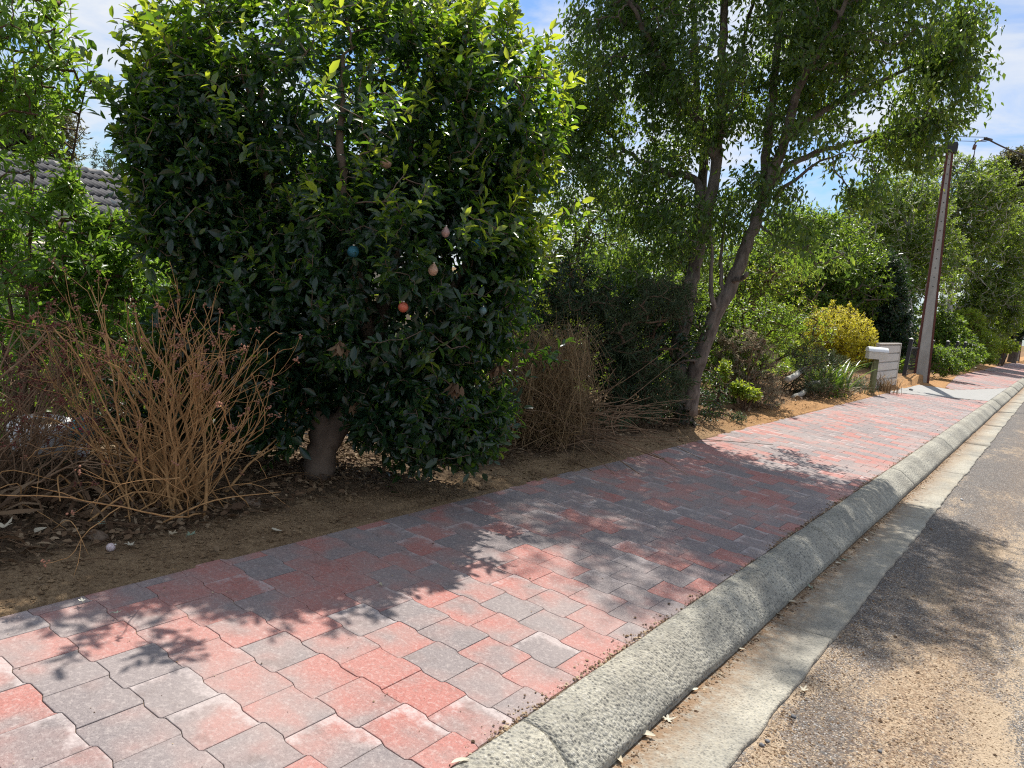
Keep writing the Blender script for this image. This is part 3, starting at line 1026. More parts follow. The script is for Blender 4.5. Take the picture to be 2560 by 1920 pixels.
def lobed_leaf(seed, size, lobes=5, m=M_PALELEAF):
    r = np.random.default_rng(seed)
    n = lobes * 4
    a = np.linspace(0, 2 * pi, n, endpoint=False)
    rad = size * (.62 + .34 * np.cos(a * lobes) + r.normal(0, .06, n)) * (1 + .25 * np.cos(a))
    x, y = rad * np.cos(a), rad * np.sin(a) * .75
    cz = r.uniform(.25, .6)
    def zf(x, y): return cz * (np.abs(y) ** 1.3) * 2.2 + .8 * x * x / size * .35 + .004
    V = [(0, 0, zf(0., 0.))] + [(x[i] * .5, y[i] * .5, zf(x[i] * .5, y[i] * .5)) for i in range(n)] + [(x[i], y[i], zf(x[i], y[i]) + r.normal(0, size * .05)) for i in range(n)]
    kq = np.arange(n); k2 = (kq + 1) % n
    mb = MB()
    mb.add(V, [np.stack([0 * kq, 1 + kq, 1 + k2], 1), np.stack([1 + kq, 1 + n + kq, 1 + n + k2, 1 + k2], 1)], rnd=float(r.uniform(.2, 1)))
    tube(mb, np.array([(-size * .45, 0, .004), (-size * .8, .004, .006), (-size * 1.15, -.006, .003)]), .0012, 4, rnd=.2)
    return mb


def oblong_leaf(seed, size):
    r = np.random.default_rng(seed)
    mb = MB()
    us = np.linspace(0, 1, 9)
    w = size * .17 * np.sin(pi * np.clip(us * .96 + .03, 0, 1)) ** .7
    xx = (us - .5) * size
    bend = .25 * size * (us - .5) ** 2 * 2
    tw = r.uniform(-.8, .8)
    V = []
    for q in range(9):
        a = tw * (us[q] - .5)
        for sgn in (-1, 0, 1):
            V.append((xx[q], bend[q] + sgn * w[q] * cos(a), .006 + abs(sgn) * w[q] * .5 + sgn * w[q] * sin(a) * .5 + bend[q] * .5))
    i = np.arange(8)[:, None] * 3; j = np.arange(2)[None]
    F = np.stack([i + j, i + j + 1, i + j + 4, i + j + 3], -1).reshape(-1, 4)
    mb.add(V, [F], rnd=float(r.uniform(.3, 1)))
    return mb


def put(o, loc, rz=0.0, tilt=0.0):
    o.location = [float(c) for c in loc]
    o.rotation_euler = (tilt, tilt * .5, rz)


leaf_specs = [  # full-photo pixel, z, kind, size, label
    (1667, 1800, -.148, 'l', .052, 'pale lobed dry leaf in the gutter below the near kerb joint'),
    (1607, 1838, -.147, 'o', .075, 'pale curled oblong leaf in the gutter, nearest big one to the bottom edge'),
    (1733, 1729, -.148, 'o', .045, 'small white curled leaf close against the kerb lip, beyond the lobed one'),
    (1850, 1626, -.148, 'o', .040, 'white folded leaf against the kerb lip in full sun'),
    (1947, 1538, -.148, 'l', .050, 'broad tan leaf where the gutter shade begins'),
    (2026, 1470, -.148, 'g', .050, 'grey green lobed leaf in the shaded gutter'),
    (1975, 1507, -.148, 'o', .055, 'pale narrow leaf between the tan leaf and the grey green leaf'),
    (2110, 1402, -.148, 'g', .046, 'grey green leaf in a small pile of leaves in the shaded gutter'),
    (2094, 1410, -.148, 'o', .050, 'pale narrow leaf in the small pile beside the grey green leaf'),
    (2124, 1394, -.148, 'l', .040, 'tan leaf in the small pile in the shaded gutter'),
    (2060, 1437, -.148, 'l', .036, 'small brown leaf against the shaded kerb lip'),
    (2184, 1336, -.148, 'l', .044, 'tan leaf at the far end of the shaded gutter'),
    (2166, 1352, -.148, 'o', .050, 'pale narrow leaf just before the far end of the shaded gutter'),
    (2009, 1728, -.134, 'l', .046, 'white lobed leaf on the sandy road at the gutter edge'),
    (1545, 1899, -.147, 'o', .055, 'pale oblong leaf in the gutter at the bottom edge of the view'),
    (2440, 1098, -.148, 'o', .075, 'pale leaf in the sunny gutter farther along the kerb'),
    (2395, 1138, -.148, 'o', .070, 'tan narrow leaf in the sunny gutter farther along the kerb'),
    (2310, 1222, -.148, 'l', .055, 'tan leaf in the gutter just past the tree shade'),
    (1148, 1908, .004, 'o', .050, 'dry curled leaf on the pavers against the near kerb end'),
    (950, 1465, .004, 'o', .036, 'small yellow leaf on a paver joint by the shade edge'),
    (2025, 1040, .01, 'l', .05, 'pale leaf on the orange sand beyond the big tree'),
    (10, 1320, .09, 'l', .085, 'big pale maple leaf in the litter at the left edge'),
    (325, 1365, .03, 'l', .065, 'tan lobed leaf at the front of the litter beside the fallen bauble'),
    (430, 1337, .035, 'l', .055, 'tan crumpled leaf at the front of the litter under the dry stems'),
    (290, 1535, .02, 'g', .028, 'small light green leaf on the bare soil strip'),
    (205, 1505, .02, 'l', .034, 'small tan leaf on the bare soil strip near the left edge'),
    (690, 1330, .02, 'o', .055, 'pale curled leaf on the soil strip below the big shrub'),
    (95, 1330, .05, 'o', .075, 'long white curled leaf in the litter at the left'),
    (475, 1340, .035, 'g', .055, 'blue green lobed leaf in the litter under the dry stems'),
    (250, 1312, .06, 'g', .06, 'dark green leaf standing behind the round brown rock'),
]
for q, (px, py, z, kd, sz, lab) in enumerate(leaf_specs):
    mb = oblong_leaf(q + 3, sz * 1.25) if kd == 'o' else lobed_leaf(q + 3, sz * .62)
    ob = mb.build('fallen_leaf', M_GREENLEAF if kd == 'g' else M_PALELEAF, loc=np.zeros(3))
    p = gp(px, py, z)
    put(ob, p + np.array([0, 0, .002]), float(rng.uniform(0, 6.28)), float(rng.normal(0, .12)))
    tag(ob, lab, 'leaf', 'fallen leaves on the path, gutter and soil')


def rock(seed, sx, sy, sz, m, name, loc, label, cat, group=None, rz=0.0):
    r = np.random.default_rng(seed)
    nu, nv = 14, 8
    V = []
    off = r.uniform(0, 9, 3)
    for i_ in range(1, nv):
        th = pi * i_ / nv
        for j_ in range(nu):
            p = 2 * pi * j_ / nu
            d = np.array([sin(th) * cos(p), sin(th) * sin(p), cos(th)])
            k_ = 1 + .10 * math.sin(d[0] * 5 + off[0]) + .08 * math.sin(d[1] * 6 + off[1]) + .08 * math.sin(d[2] * 5 + off[2])
            V.append(d * k_ * np.array([sx, sy, sz]))
    V += [np.array([0, 0, sz]), np.array([0, 0, -sz])]
    n = (nv - 1) * nu
    F = [np.array([[i_ * nu + j_, i_ * nu + nu + j_, i_ * nu + nu + (j_ + 1) % nu, i_ * nu + (j_ + 1) % nu] for i_ in range(nv - 2) for j_ in range(nu)]),
         np.array([[n, j_, (j_ + 1) % nu] for j_ in range(nu)] + [[n + 1, (nv - 2) * nu + (j_ + 1) % nu, (nv - 2) * nu + j_] for j_ in range(nu)])]
    mb = MB(); mb.add(V, F)
    ob = mb.build(name, m, loc=np.zeros(3))
    ob.location = [float(c) for c in loc]
    ob.rotation_euler = (0, 0, rz)
    return tag(ob, label, cat, group)


p = gp(243, 1347, .02)
rock(1, .060, .042, .030, M_STONE, 'rock', p + np.array([0, 0, .012]), 'round brown rock half buried in the leaf litter', 'rock')
p = gp(620, 1305, .02)
rock(2, .07, .05, .035, M_STONE, 'rock', p + np.array([-.25, .2, .01]), 'brown rock in deep shade left of the big shrub trunk', 'rock')
for q, (px, py, s, lab) in enumerate([(1905, 1857, .0115, 'rounded grey pebble on the road sand, left of the closest pair'), (1920, 1848, .011, 'pale grey pebble on the road sand, right of the closest pair'),
                                      (1984, 1787, .012, 'dark pebble on the road sand beside the gutter edge chip'), (2200, 1878, .009, 'small grey pebble alone on the sandy road at the bottom right'), (2404, 1248, .016, 'white stone chip alone on the road past the tree shade')]):
    p = gp(px, py, -.132)
    p[2] = float(roadz(np.array(p[0]), np.array(p[1])))
    rock(20 + q, s, s * .8, s * .65, M_SIGNW if q == 4 else M_PEB, 'pebble', p + np.array([0, 0, s * .45]), lab, 'pebble', 'pebbles on the road')
p = gp(2277, 976, .006)
rock(31, .05, .035, .03, M_PEB, 'pebble', p + np.array([0, 0, .02]), 'dark stone on the pale driveway slab', 'pebble')

# ------------------------------------------------------------------ the big clipped shrub
FB = np.array([-3.97, 3.49, 0.0])
FB[2] = float(gz(FB[0], FB[1])) - .02
fr = np.random.default_rng(77)


def fd(x, y, off=0.0):
    return vd(x, y, FB, off)


root = thing('clipped_shrub', 'huge dark glossy leaved shrub clipped like a ball, hung with glitter baubles', 'shrub', FB)
FBL = [(fd(735, 262, .48), 1.38, .92, 1.02, 1.0), (fd(860, 600, .08), 1.02, .92, .92, 1.0), (fd(1010, 285, .38), .68, .8, .80, 1.0), (fd(930, 880, -.1), .66, .60, .40, 1.0), (fd(585, 880, -.10), .26, .3, .28, 1.1), (fd(850, 900, -.3), .24, .25, .22, .9), (fd(1000, 940, -.3), .3, .25, .22, .9), (fd(540, 760, -.2), .3, .3, .4, .9),
       (fd(430, 300, .05), .50, .5, .62, 1.0), (fd(395, 470, .05), .36, .45, .34, 1.0), (fd(530, 600, .1), .50, .55, .62, 1.0), (fd(640, 830, .1), .30, .4, .28, .6), (fd(450, 720, .25), .46, .5, .46, .9), (fd(540, 860, .30), .40, .4, .36, .9), (fd(1060, 620), .34, .5, .6, .9)]
tips, dirs = blob_pts(FB, FBL, 104, .42, fr)
fi = inside_frac(tips, FB, FBL)
kp = (fi > np.where(tips[:, 2] > 2.5, .80, .62)) | (fr.random(len(tips)) < np.where(tips[:, 2] > 2.5, .12, .34))
kp &= tips[:, 2] > .18
# leave some hollows
hol = vnoise(tips[:, 0] * 1.3 + tips[:, 1], tips[:, 2], .38, 55)
kp &= (hol > -.42) | (fr.random(len(tips)) < .35)
tips, dirs = tips[kp], dirs[kp]
ext = [(272, 80, 0), (285, 120, .1), (310, 40, 0), (196, 130, -.2), (215, 165, -.2), (240, 215, 0), (270, 330, 0), (285, 375, 0), (1222, 240, 0), (1215, 280, .1), (1130, 60, 0), (1100, 40, 0), (1150, 120, 0), (1238, 455, -.1), (1225, 480, -.1),
       (1215, 750, -.2), (1180, 755, -.2), (1010, 30, 0), (1040, 50, .1), (600, 965, -.25), (580, 930, -.3), (560, 990, -.2), (900, 1010, -.25), (1000, 990, -.3), (860, 1000, -.2), (1060, 960, -.35), (950, 1020, -.3), (1110, 900, -.2), (1140, 820, -.1), (760, 790, -.75), (1010, 850, -.6), (560, 650, -.6), (800, 190, -1.0), (870, 240, -.95), (700, 210, -1.0)]
et = np.array([fd(x, y, o_) for x, y, o_ in ext])
et = np.repeat(et, 2, 0) + fr.normal(0, .05, (len(et) * 2, 3))
ed = nrm(et - np.array([FB[0], FB[1], 1.4]) + np.array([0, 0, .5]))
tips = np.concatenate([tips, et]); dirs = np.concatenate([dirs, ed])
BAUBLES = [(965, 407, 'gold', .036, 'copper glitter bauble high in the dark shrub'), (1114, 580, 'pink', .026, 'pink glitter bauble half hidden behind leaves above the copper pear one'),
           (1083, 674, 'gold', .030, 'pear shaped copper bauble in the middle of the dark shrub'), (1008, 768, 'red', .030, 'red glitter bauble with copper top, lowest warm one in the shrub'),
           (1196, 609, 'blue', .028, 'bright teal bauble in the right half of the shrub'), (883, 629, 'blue', .034, 'deep teal bauble in the left half of the shrub'), (1207, 777, 'pale', .024, 'faded teal bauble low on the right of the shrub')]
bpos = []
for px, py, *_ in BAUBLES:
    # stand each ball just outside the leafy hull along its line towards the street
    best = None
    for off in np.arange(.6, -1.6, -.04):
        q = vp(px, py, FB, off)
        if inside_frac(q[None], FB, FBL)[0] < .93:
            best = off
    best = None if best is None else best + .02
    bpos.append(vp(px, py, FB, (best if best is not None else -.8)))
bpos = np.array(bpos)
eye = np.array([0, 0, EYE])


def in_front(P, q, rad):
    a = nrm(q - eye)
    s = (P - eye) @ a
    dd = np.linalg.norm(P - eye - s[:, None] * a, axis=1)
    return (dd < rad) & (s < np.linalg.norm(q - eye) + .07)


for q in bpos:
    k_ = ~in_front(tips, q, .085)
    tips, dirs = tips[k_], dirs[k_]
trunkmb = MB()
limbs = [([FB, fd(690, 985), fd(700, 935), fd(683, 880, .05), fd(640, 760, .1), fd(600, 560, .1), fd(575, 330, .05), fd(560, 170)], .118, .018),
         ([fd(700, 960), fd(735, 910, .02), fd(765, 870), fd(800, 760), fd(850, 560, .1), fd(880, 380, .15), fd(900, 200, .15)], .10, .016),
         ([fd(770, 865), fd(840, 800, -.1), fd(930, 700, -.15), fd(1010, 560, -.1), fd(1050, 380, 0)], .055, .012),
         ([fd(800, 760), fd(770, 600, -.2), fd(745, 430, -.25), fd(735, 270, -.2), fd(740, 120, -.1)], .05, .012),
         ([fd(690, 930), fd(740, 860, .4), fd(760, 650, .6), fd(780, 400, .7), fd(800, 200, .6)], .06, .015),
         ([fd(640, 760, .1), fd(560, 640, -.1), fd(480, 480, -.1), fd(420, 320, 0)], .04, .01),
         ([fd(860, 790, -.1), fd(930, 850, -.25), fd(1010, 890, -.35)], .025, .007)]
# long leading shoots that stand proud of the clipped top and sides
tq, tdq = blob_pts(FB, FBL, 26, .02, fr)
sel = (inside_frac(tq, FB, FBL) > .95) & (tq[:, 2] > 1.3) & ((tdq[:, 2] > .25) | (fr.random(len(tq)) < .16))
sh = tq[sel] + nrm(tdq[sel] + np.array([0, 0, .6])) * fr.uniform(.03, .18, (sel.sum(), 1))
n_sh = len(sh)
for q in bpos:
    k_ = ~in_front(sh, q, .10); sh = sh[k_]; sel2 = k_
tips = np.concatenate([tips, sh]); dirs = np.concatenate([dirs, nrm(sh - np.array([FB[0], FB[1], .8]) + np.array([0, 0, .6]))])
td = grow(limbs, tips, trunkmb, .0022, 3.1, .0, .035, 4, 4, 14, fr, lump=.008)
dd = nrm(dirs * .75 + td * .45 + np.array([0, 0, .30]) + fr.normal(0, .28, (len(tips), 3)))
lm = MB()
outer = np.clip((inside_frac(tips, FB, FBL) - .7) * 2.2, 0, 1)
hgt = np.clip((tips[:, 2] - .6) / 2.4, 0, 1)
leaf_tone = (.06 + .14 * outer + .78 * hgt * outer + fr.normal(0, .12, len(tips)))  # young growth, plus the sunlit top put into the leaf colour by height
leaf_tone = np.where(fr.random(len(tips)) < .05, leaf_tone + .45, leaf_tone)
leaf_tone[-len(sh):] += .45
leaf_tone = leaf_tone.clip(0, 1)
rosettes(tips, dd, 9, .17, .088, .22, .46, .95, .0, LEAF8, lm, leaf_tone, .12, .25, fr)
rosettes(tips - dd * .10 + fr.normal(0, .04, tips.shape), nrm(dd + fr.normal(0, .4, dd.shape)), 6, .14, .082, .22, .46, 1.0, -.15, LEAF8, lm, leaf_tone * .55, .15, .3, fr)
# drooping interior foliage that closes the body of the shrub
t2, d2 = blob_pts(FB, FBL, 60, 1.0, fr)
t2k = (inside_frac(t2, FB, FBL) > .40) & (t2[:, 2] > .3) & ((t2[:, 2] < 2.45) | (fr.random(len(t2)) < .3))
t2, d2 = t2[t2k], d2[t2k]
for q in bpos:
    k_ = ~in_front(t2, q, .07); t2, d2 = t2[k_], d2[k_]
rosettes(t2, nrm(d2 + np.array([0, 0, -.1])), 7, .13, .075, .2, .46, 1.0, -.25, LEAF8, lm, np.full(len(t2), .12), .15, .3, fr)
trunkmb.build('trunk', M_BARKF, root)
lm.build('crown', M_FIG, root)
# bunches of dead leaves caught inside
for x, y, o_ in [(735, 745, -.75), (985, 830, -.7), (770, 870, -.3), (1075, 790, -.35)]:
    dl = MB()
    c = fd(x, y, o_); n = 16
    leaves(dl, c + fr.normal(0, .014, (n, 3)), np.column_stack([fr.normal(0, .3, (n, 2)), -np.ones(n)]), rvec(n, fr), .075, .03, LEAF8, fr.uniform(0, .7, n), .3)
    dl.build('dead_leaf_bunch', M_LITTER, root)


def sphere_mb(c, rx, rz, nu=20, nv=12, pear=0.0):
    V = []
    for i_ in range(nv + 1):
        th = pi * i_ / nv
        for j_ in range(nu):
            p = 2 * pi * j_ / nu
            rr = rx * (1 - pear * max(0, cos(th)))
            V.append((c[0] + rr * sin(th) * cos(p), c[1] + rr * sin(th) * sin(p), c[2] + rz * cos(th)))
    F = [np.array([[i_ * nu + j_, (i_ + 1) * nu + j_, (i_ + 1) * nu + (j_ + 1) % nu, i_ * nu + (j_ + 1) % nu] for i_ in range(nv) for j_ in range(nu)])]
    mb = MB(); mb.add(V, F)
    return mb


M_CAP = plainmat('bauble_cap', (.55, .5, .42), (.6, .55, .48), .35, .5, .7)
for (px, py, kd, rad, lab), q in zip(BAUBLES, bpos):
    t_ = thing('bauble', lab, 'bauble', q, 'baubles hanging in the big shrub')
    sphere_mb(q, rad, rad * (1.25 if 'pear' in lab else 1.02), pear=.45 if 'pear' in lab else 0).build('ball', M_BAUB[kd], t_)
    cm = MB()
    h_ = rad * (1.25 if 'pear' in lab else 1.0)
    tube(cm, np.array([q + [0, 0, h_ * .93], q + [0, 0, h_ + .008]]), rad * .22, 8)
    cm.build('cap', M_CAP, t_)
    hm = MB()
    a = np.linspace(0, pi * 1.5, 8)
    hook = np.array([q + [0, 0, h_ + .008], q + [0, 0, h_ + .03]] + [q + np.array([.008 - .008 * cos(b), 0, h_ + .03 + .012 * sin(b)]) for b in a[1:]])
    tube(hm, hook, .0011, 4)
    hm.build('hook', M_WIRE, t_)
p = gp(276, 1378, .015)
t_ = thing('bauble', 'faded pink and white bauble fallen on the soil by the leaf litter', 'bauble', p + np.array([0, 0, .02]))
sphere_mb(np.array(t_.location), .021, .021).build('ball', M_BAUB['white'], t_)
cm = MB(); q = np.array(t_.location); tube(cm, np.array([q + [0.012, 0.012, .012], q + [.017, .017, .018]]), .005, 8); cm.build('cap', M_CAP, t_)

# ------------------------------------------------------------------ big street tree with two stems
KB = np.array([-3.63, 9.08, 0.0]); KB[2] = float(gz(KB[0], KB[1])) - .03
kr = np.random.default_rng(404)


def kf(x, y, off=0.0):
    return vp(x, y, KB, off)


def kd_(x, y, off=0.0):
    return vd(x, y, KB, off)


root = thing('street_tree', 'tall spreading tree forking into two stems beside the brick path', 'tree', KB)
kl = [([KB + [0, 0, -.02], kf(1708, 1040), kf(1703, 960), kf(1697, 900), kf(1706, 810), kf(1722, 740, .05), kf(1738, 660, .1), kf(1760, 560, .15), kf(1785, 450, .2), kf(1797, 350, .2), kf(1803, 220, .2), kf(1808, 90, .15), kf(1815, -80, .1), kf(1822, -260, .0)], .128, .034),
      ([kf(1722, 1035, -.03), kf(1730, 965, -.06), kf(1746, 905, -.07), kf(1789, 790, -.1), kf(1833, 702, -.12), kf(1861, 626, -.1), kf(1890, 547, -.05), kf(1907, 480, 0), kf(1921, 330, .1), kf(1933, 228, .15), kf(1944, 90, .2), kf(1950, -60, .2), kf(1965, -220, .2)], .108, .026),
      ([kf(1905, 490, 0), kf(1928, 440, -.1), kf(1957, 364, -.25), kf(1989, 245, -.45), kf(2035, 154, -.6), kf(2097, 45, -.8), kf(2140, -60, -.9)], .075, .016),
      ([kf(1955, 370, -.2), kf(1985, 325, -.1), kf(2040, 288, .1), kf(2126, 239, .3), kf(2211, 199, .5), kf(2297, 160, .6), kf(2370, 140, .7)], .05, .01),
      ([kf(1922, 470, -.05), kf(1985, 405, .15), kf(2063, 374, .3), kf(2154, 353, .5), kf(2240, 335, .7), kf(2300, 330, .8)], .045, .008),
      ([kf(1935, 500, 0), kf(1990, 445, -.2), kf(2050, 405, -.3), kf(2110, 380, -.4)], .025, .007),
      ([kf(1765, 540, .15), kf(1735, 450, .3), kf(1653, 428, .5), kf(1585, 390, .7), kf(1499, 319, .9), kf(1385, 256, 1.0)], .055, .012),
      ([kf(1790, 400, .2), kf(1750, 310, .1), kf(1699, 239, -.05), kf(1619, 85, -.3), kf(1573, 10, -.45), kf(1500, -90, -.6)], .055, .014),
      ([kf(1700, 870, 0), kf(1760, 420, .9), kf(1745, 300, 1.1), kf(1735, 100, 1.3), kf(1730, -100, 1.4)], .07, .03),
      ([kf(1789, 790, -.12), kf(1783, 740, -.2), kf(1778, 690, -.25), kf(1785, 640, -.28), kf(1775, 590, -.3)], .035, .012),
      ([kf(1797, 770, -.12), kf(1803, 710, -.1), kf(1800, 640, 0), kf(1812, 560, .1), kf(1830, 480, .2)], .03, .01),
      ([kf(1833, 705, -.15), kf(1848, 695, -.28), kf(1862, 688, -.36), kf(1868, 682, -.40)], .035, .024),
      ([kf(1712, 735, 0), kf(1690, 715, -.12), kf(1655, 712, -.2), kf(1610, 730, -.3)], .022, .005),
      ([kf(1735, 905, -.16), kf(1727, 897, -.22), kf(1715, 900, -.26), kf(1695, 910, -.28), kf(1660, 935, -.3)], .017, .004),
      ([kf(1890, 545, -.05), kf(1930, 590, -.2), kf(1990, 610, -.4), kf(2040, 640, -.5)], .018, .005),
      ([kf(1800, 330, .2), kf(1830, 200, .5), kf(1870, 60, .8), kf(1900, -120, 1.0)], .04, .012)]
KBL = [(kd_(1620, 90, .1), 1.30, 1.5, 1.15), (kd_(1890, 110, 0), 1.05, 1.3, 1.1), (kd_(2010, 190, .4), .62, .8, .66), (kd_(1330, 130, .4), .85, 1.0, .85), (kd_(1370, 400, .5), .78, .8, .62),
       (kd_(1560, -220, .2), 1.35, 1.5, 1.1, 1.1), (kd_(1850, -200, .1), 1.25, 1.5, 1.1, 1.1), (kd_(1700, -430, .1), 1.5, 1.5, 1.0, .7), (kd_(1400, -120, .5), .9, 1.0, .7, 1.6), (kd_(1225, 400, .5), .34, .5, .5), (kd_(1215, 230, .6), .30, .5, .5), (kd_(2010, 60, .2), .55, .8, .5, 1.4), (kd_(1760, 300, -.2), .60, .8, .42, .55), (kd_(1500, 500, .2), .75, .8, .45, .9), (kd_(1320, 560, .6), .48, .6, .42), (kd_(1875, 415, -.3), .22, .3, .30, .9),
       (kd_(1950, 320, .5), .48, .6, .36, .8), (kd_(1640, 420, .1), .5, .7, .35, .6), (kd_(1290, 290, .8), .55, .7, .55), (kd_(1370, 620, .1), .55, .5, .30, .9), (kd_(1690, 500, -.4), .42, .5, .25, .55), (kd_(1480, 250, .2), .7, .9, .6, .7), (kd_(1770, 560, .5), .45, .5, .2, .4)]
ktips, kdirs = blob_pts(KB, KBL, 36, .55, kr)
hol = vnoise(ktips[:, 0] + ktips[:, 1] * .7, ktips[:, 2] + .3 * ktips[:, 1], .55, 66)
kp = (hol > -.10) | (kr.random(len(ktips)) < .14) | ((ktips[:, 2] > 5.3) & (kr.random(len(ktips)) < .4))
ktips, kdirs = ktips[kp], kdirs[kp]
mb = MB()
ktd = grow(kl, ktips, mb, .0028, 2.4, .03, .07, 5, 4, 14, kr, lump=.012)
# bare twigs that poke out of the crown
lm = MB()
kd2 = nrm(ktd * .7 + kdirs * .35 + np.array([0, 0, -.15]) + kr.normal(0, .3, ktips.shape))
base_r = np.clip(.30 + .25 * kr.normal(size=len(ktips)), 0, 1)
for rep in range(2):
    jp = ktips + kr.normal(0, .075 if rep else .03, ktips.shape)
    n = len(jp)
    kk = 12
    for i_ in range(kk):
        P_ = jp + kr.normal(0, .062, (n, 3)) - kd2 * (.18 * i_ / kk)
        D_ = nrm(kr.normal(0, .55, (n, 3)) + np.array([0, 0, -.85]) + kd2 * .35)
        N_ = nrm(kr.normal(0, 1, (n, 3)) * np.array([1, 1, .4]) + .4 * kdirs)
        L_ = .074 * kr.lognormal(0, .2, n)
        sel = kr.random(n) < .93
        leaves(lm, P_[sel], D_[sel], N_[sel], L_[sel], L_[sel] * .42, LEAF6, (base_r + kr.normal(0, .18, n)).clip(0, 1)[sel], .12)
mb.build('trunk', M_BARKK, root)
lm.build('crown', M_KUR, root)

# ------------------------------------------------------------------ generic plants


def bush(name, label, cat, base, blobs, dens, L, wr, m, bark, seed, kleaf=8, lean=.95, up=0.0, tmpl=LEAF6, shell=.5, stems=6, r_tip=.003, span=.12, spread=.25, trunk=None, group=None, curl=.1, parts=('foliage', 'stems'), inner=0.0, leaf_tone=None, holes=.4):
    r = np.random.default_rng(seed)
    base = np.array(base, float)
    root = thing(name, label, cat, base, group)
    tips, dirs = blob_pts(base, blobs, dens, shell, r)
    hol = vnoise(tips[:, 0] * 1.1 + tips[:, 1], tips[:, 2] + tips[:, 1] * .4, max(.25, blobs[0][1] * .35), seed)
    kp = ((hol > -holes) | (r.random(len(tips)) < .3)) & (tips[:, 2] > gz(tips[:, 0], tips[:, 1]) + .02)
    tips, dirs = tips[kp], dirs[kp]
    mb = MB()
    if trunk is None:
        trunk = []
        for s in range(stems):
            b = blobs[s % len(blobs)]
            c = np.asarray(b[0]) + r.normal(0, .35, 3) * np.array([b[1], b[1], b[3] * .6])
            p0 = base + np.array([*r.normal(0, spread * b[1] * .4, 2), -.03])
            mid = (p0 + c) / 2 + np.array([*r.normal(0, .12 * b[1], 2), .05])
            trunk.append(([p0, mid, c], max(r_tip * 4.5, .008), r_tip * 1.6))
    td = grow(trunk, tips, mb, r_tip, 2.3, .02, .05, 3, 4, 8, r, lump=.006)
    d = nrm(dirs * .7 + td * .4 + np.array([0, 0, .2]) + r.normal(0, .3, tips.shape))
    lm = MB()
    yy = (.35 + .2 * r.normal(size=len(tips))) if leaf_tone is None else leaf_tone(tips, dirs, r)
    yy = np.clip(yy, 0, 1)
    rosettes(tips, d, kleaf, span, L, .25, wr, lean, up, tmpl, lm, yy, curl, .3, r)
    if inner:
        t2, d2 = blob_pts(base, blobs, dens * inner, 1.2, r)
        rosettes(t2, d2, kleaf, span, L, .25, wr, 1.0, up, tmpl, lm, np.full(len(t2), .2), curl, .3, r)
    lm.build(parts[0], m, root)
    mb.build(parts[1], bark, root)
    return root


def B(base, x, y, off, rx, ry, rz, w=1.0):
    return (vd(x, y, base, off), rx, ry, rz, w)


def onz(x, y):
    return np.array([x, y, float(gz(np.array(x), np.array(y)))])


# bottlebrush at the left edge
b0 = onz(-5.75, 2.35)
bush('bottlebrush_shrub', 'tall shrub with narrow bright leaves and spent seed spikes at the left edge', 'shrub', b0,
     [B(b0, 25, 90, 0, .42, .5, .55), B(b0, 60, 20, 0, .34, .4, .35), B(b0, 30, 270, 0, .30, .4, .35, .7), B(b0, 60, 560, 0, .55, .6, .30), B(b0, 190, 540, 0, .34, .4, .26), B(b0, 60, 680, 0, .55, .6, .30), B(b0, 10, 470, 0, .26, .4, .35, .7), B(b0, 190, 640, 0, .40, .4, .3), B(b0, 215, 175, 0, .10, .1, .08, 1.6), B(b0, 165, 215, 0, .10, .1, .08, 1.2), B(b0, 150, 385, -.2, .10, .12, .16, 1.4), B(b0, 90, 440, -.1, .14, .15, .14, 1.2), B(b0, 215, 470, 0, .20, .15, .12, 1.4), B(b0, 280, 500, .1, .2, .2, .14, 1.2), B(b0, 160, 430, -.2, .08, .1, .12, 1.2), B(b0, 280, 590, .2, .3, .4, .3)],
     66, .086, .30, M_BOT, M_TWIG, 501, 11, .85, .05, LEAF6, .55, 9, .0032, .14, leaf_tone=lambda t_, d_, r_: .30 + .35 * np.clip((t_[:, 2] - 1.2), 0, 1) + r_.normal(0, .18, len(t_)), holes=.35)  # leaf tone gets paler with height
b1 = onz(-7.3, 3.6)
bush('leafy_shrub', 'bright green small leaved shrub behind the dry stems, below the tiled roof', 'shrub', b1,
     [B(b1, 200, 640, 0, .8, .6, .45), B(b1, 60, 760, 0, .8, .6, .45), B(b1, 330, 690, .2, .5, .5, .5), B(b1, 170, 860, 0, .9, .6, .4, .7), B(b1, 330, 560, .2, .4, .5, .25)], 75, .062, .30, M_BOT, M_TWIG, 502, 11, .95, .0, LEAF6, .6, 9, .004, holes=.3)
# low dark ground shrub at the far left with trumpet flowers
b2 = onz(-5.0, 2.0)
bush('low_flower_bush', 'low dark leaved bush at the left edge below the white pot', 'bush', b2, [B(b2, 50, 1010, 0, .26, .3, .13), B(b2, 110, 1040, 0, .2, .2, .10)], 160, .045, .35, M_DARK, M_TWIG, 503, 8, holes=.5, stems=5)

# dry foreground stems with dead flower heads


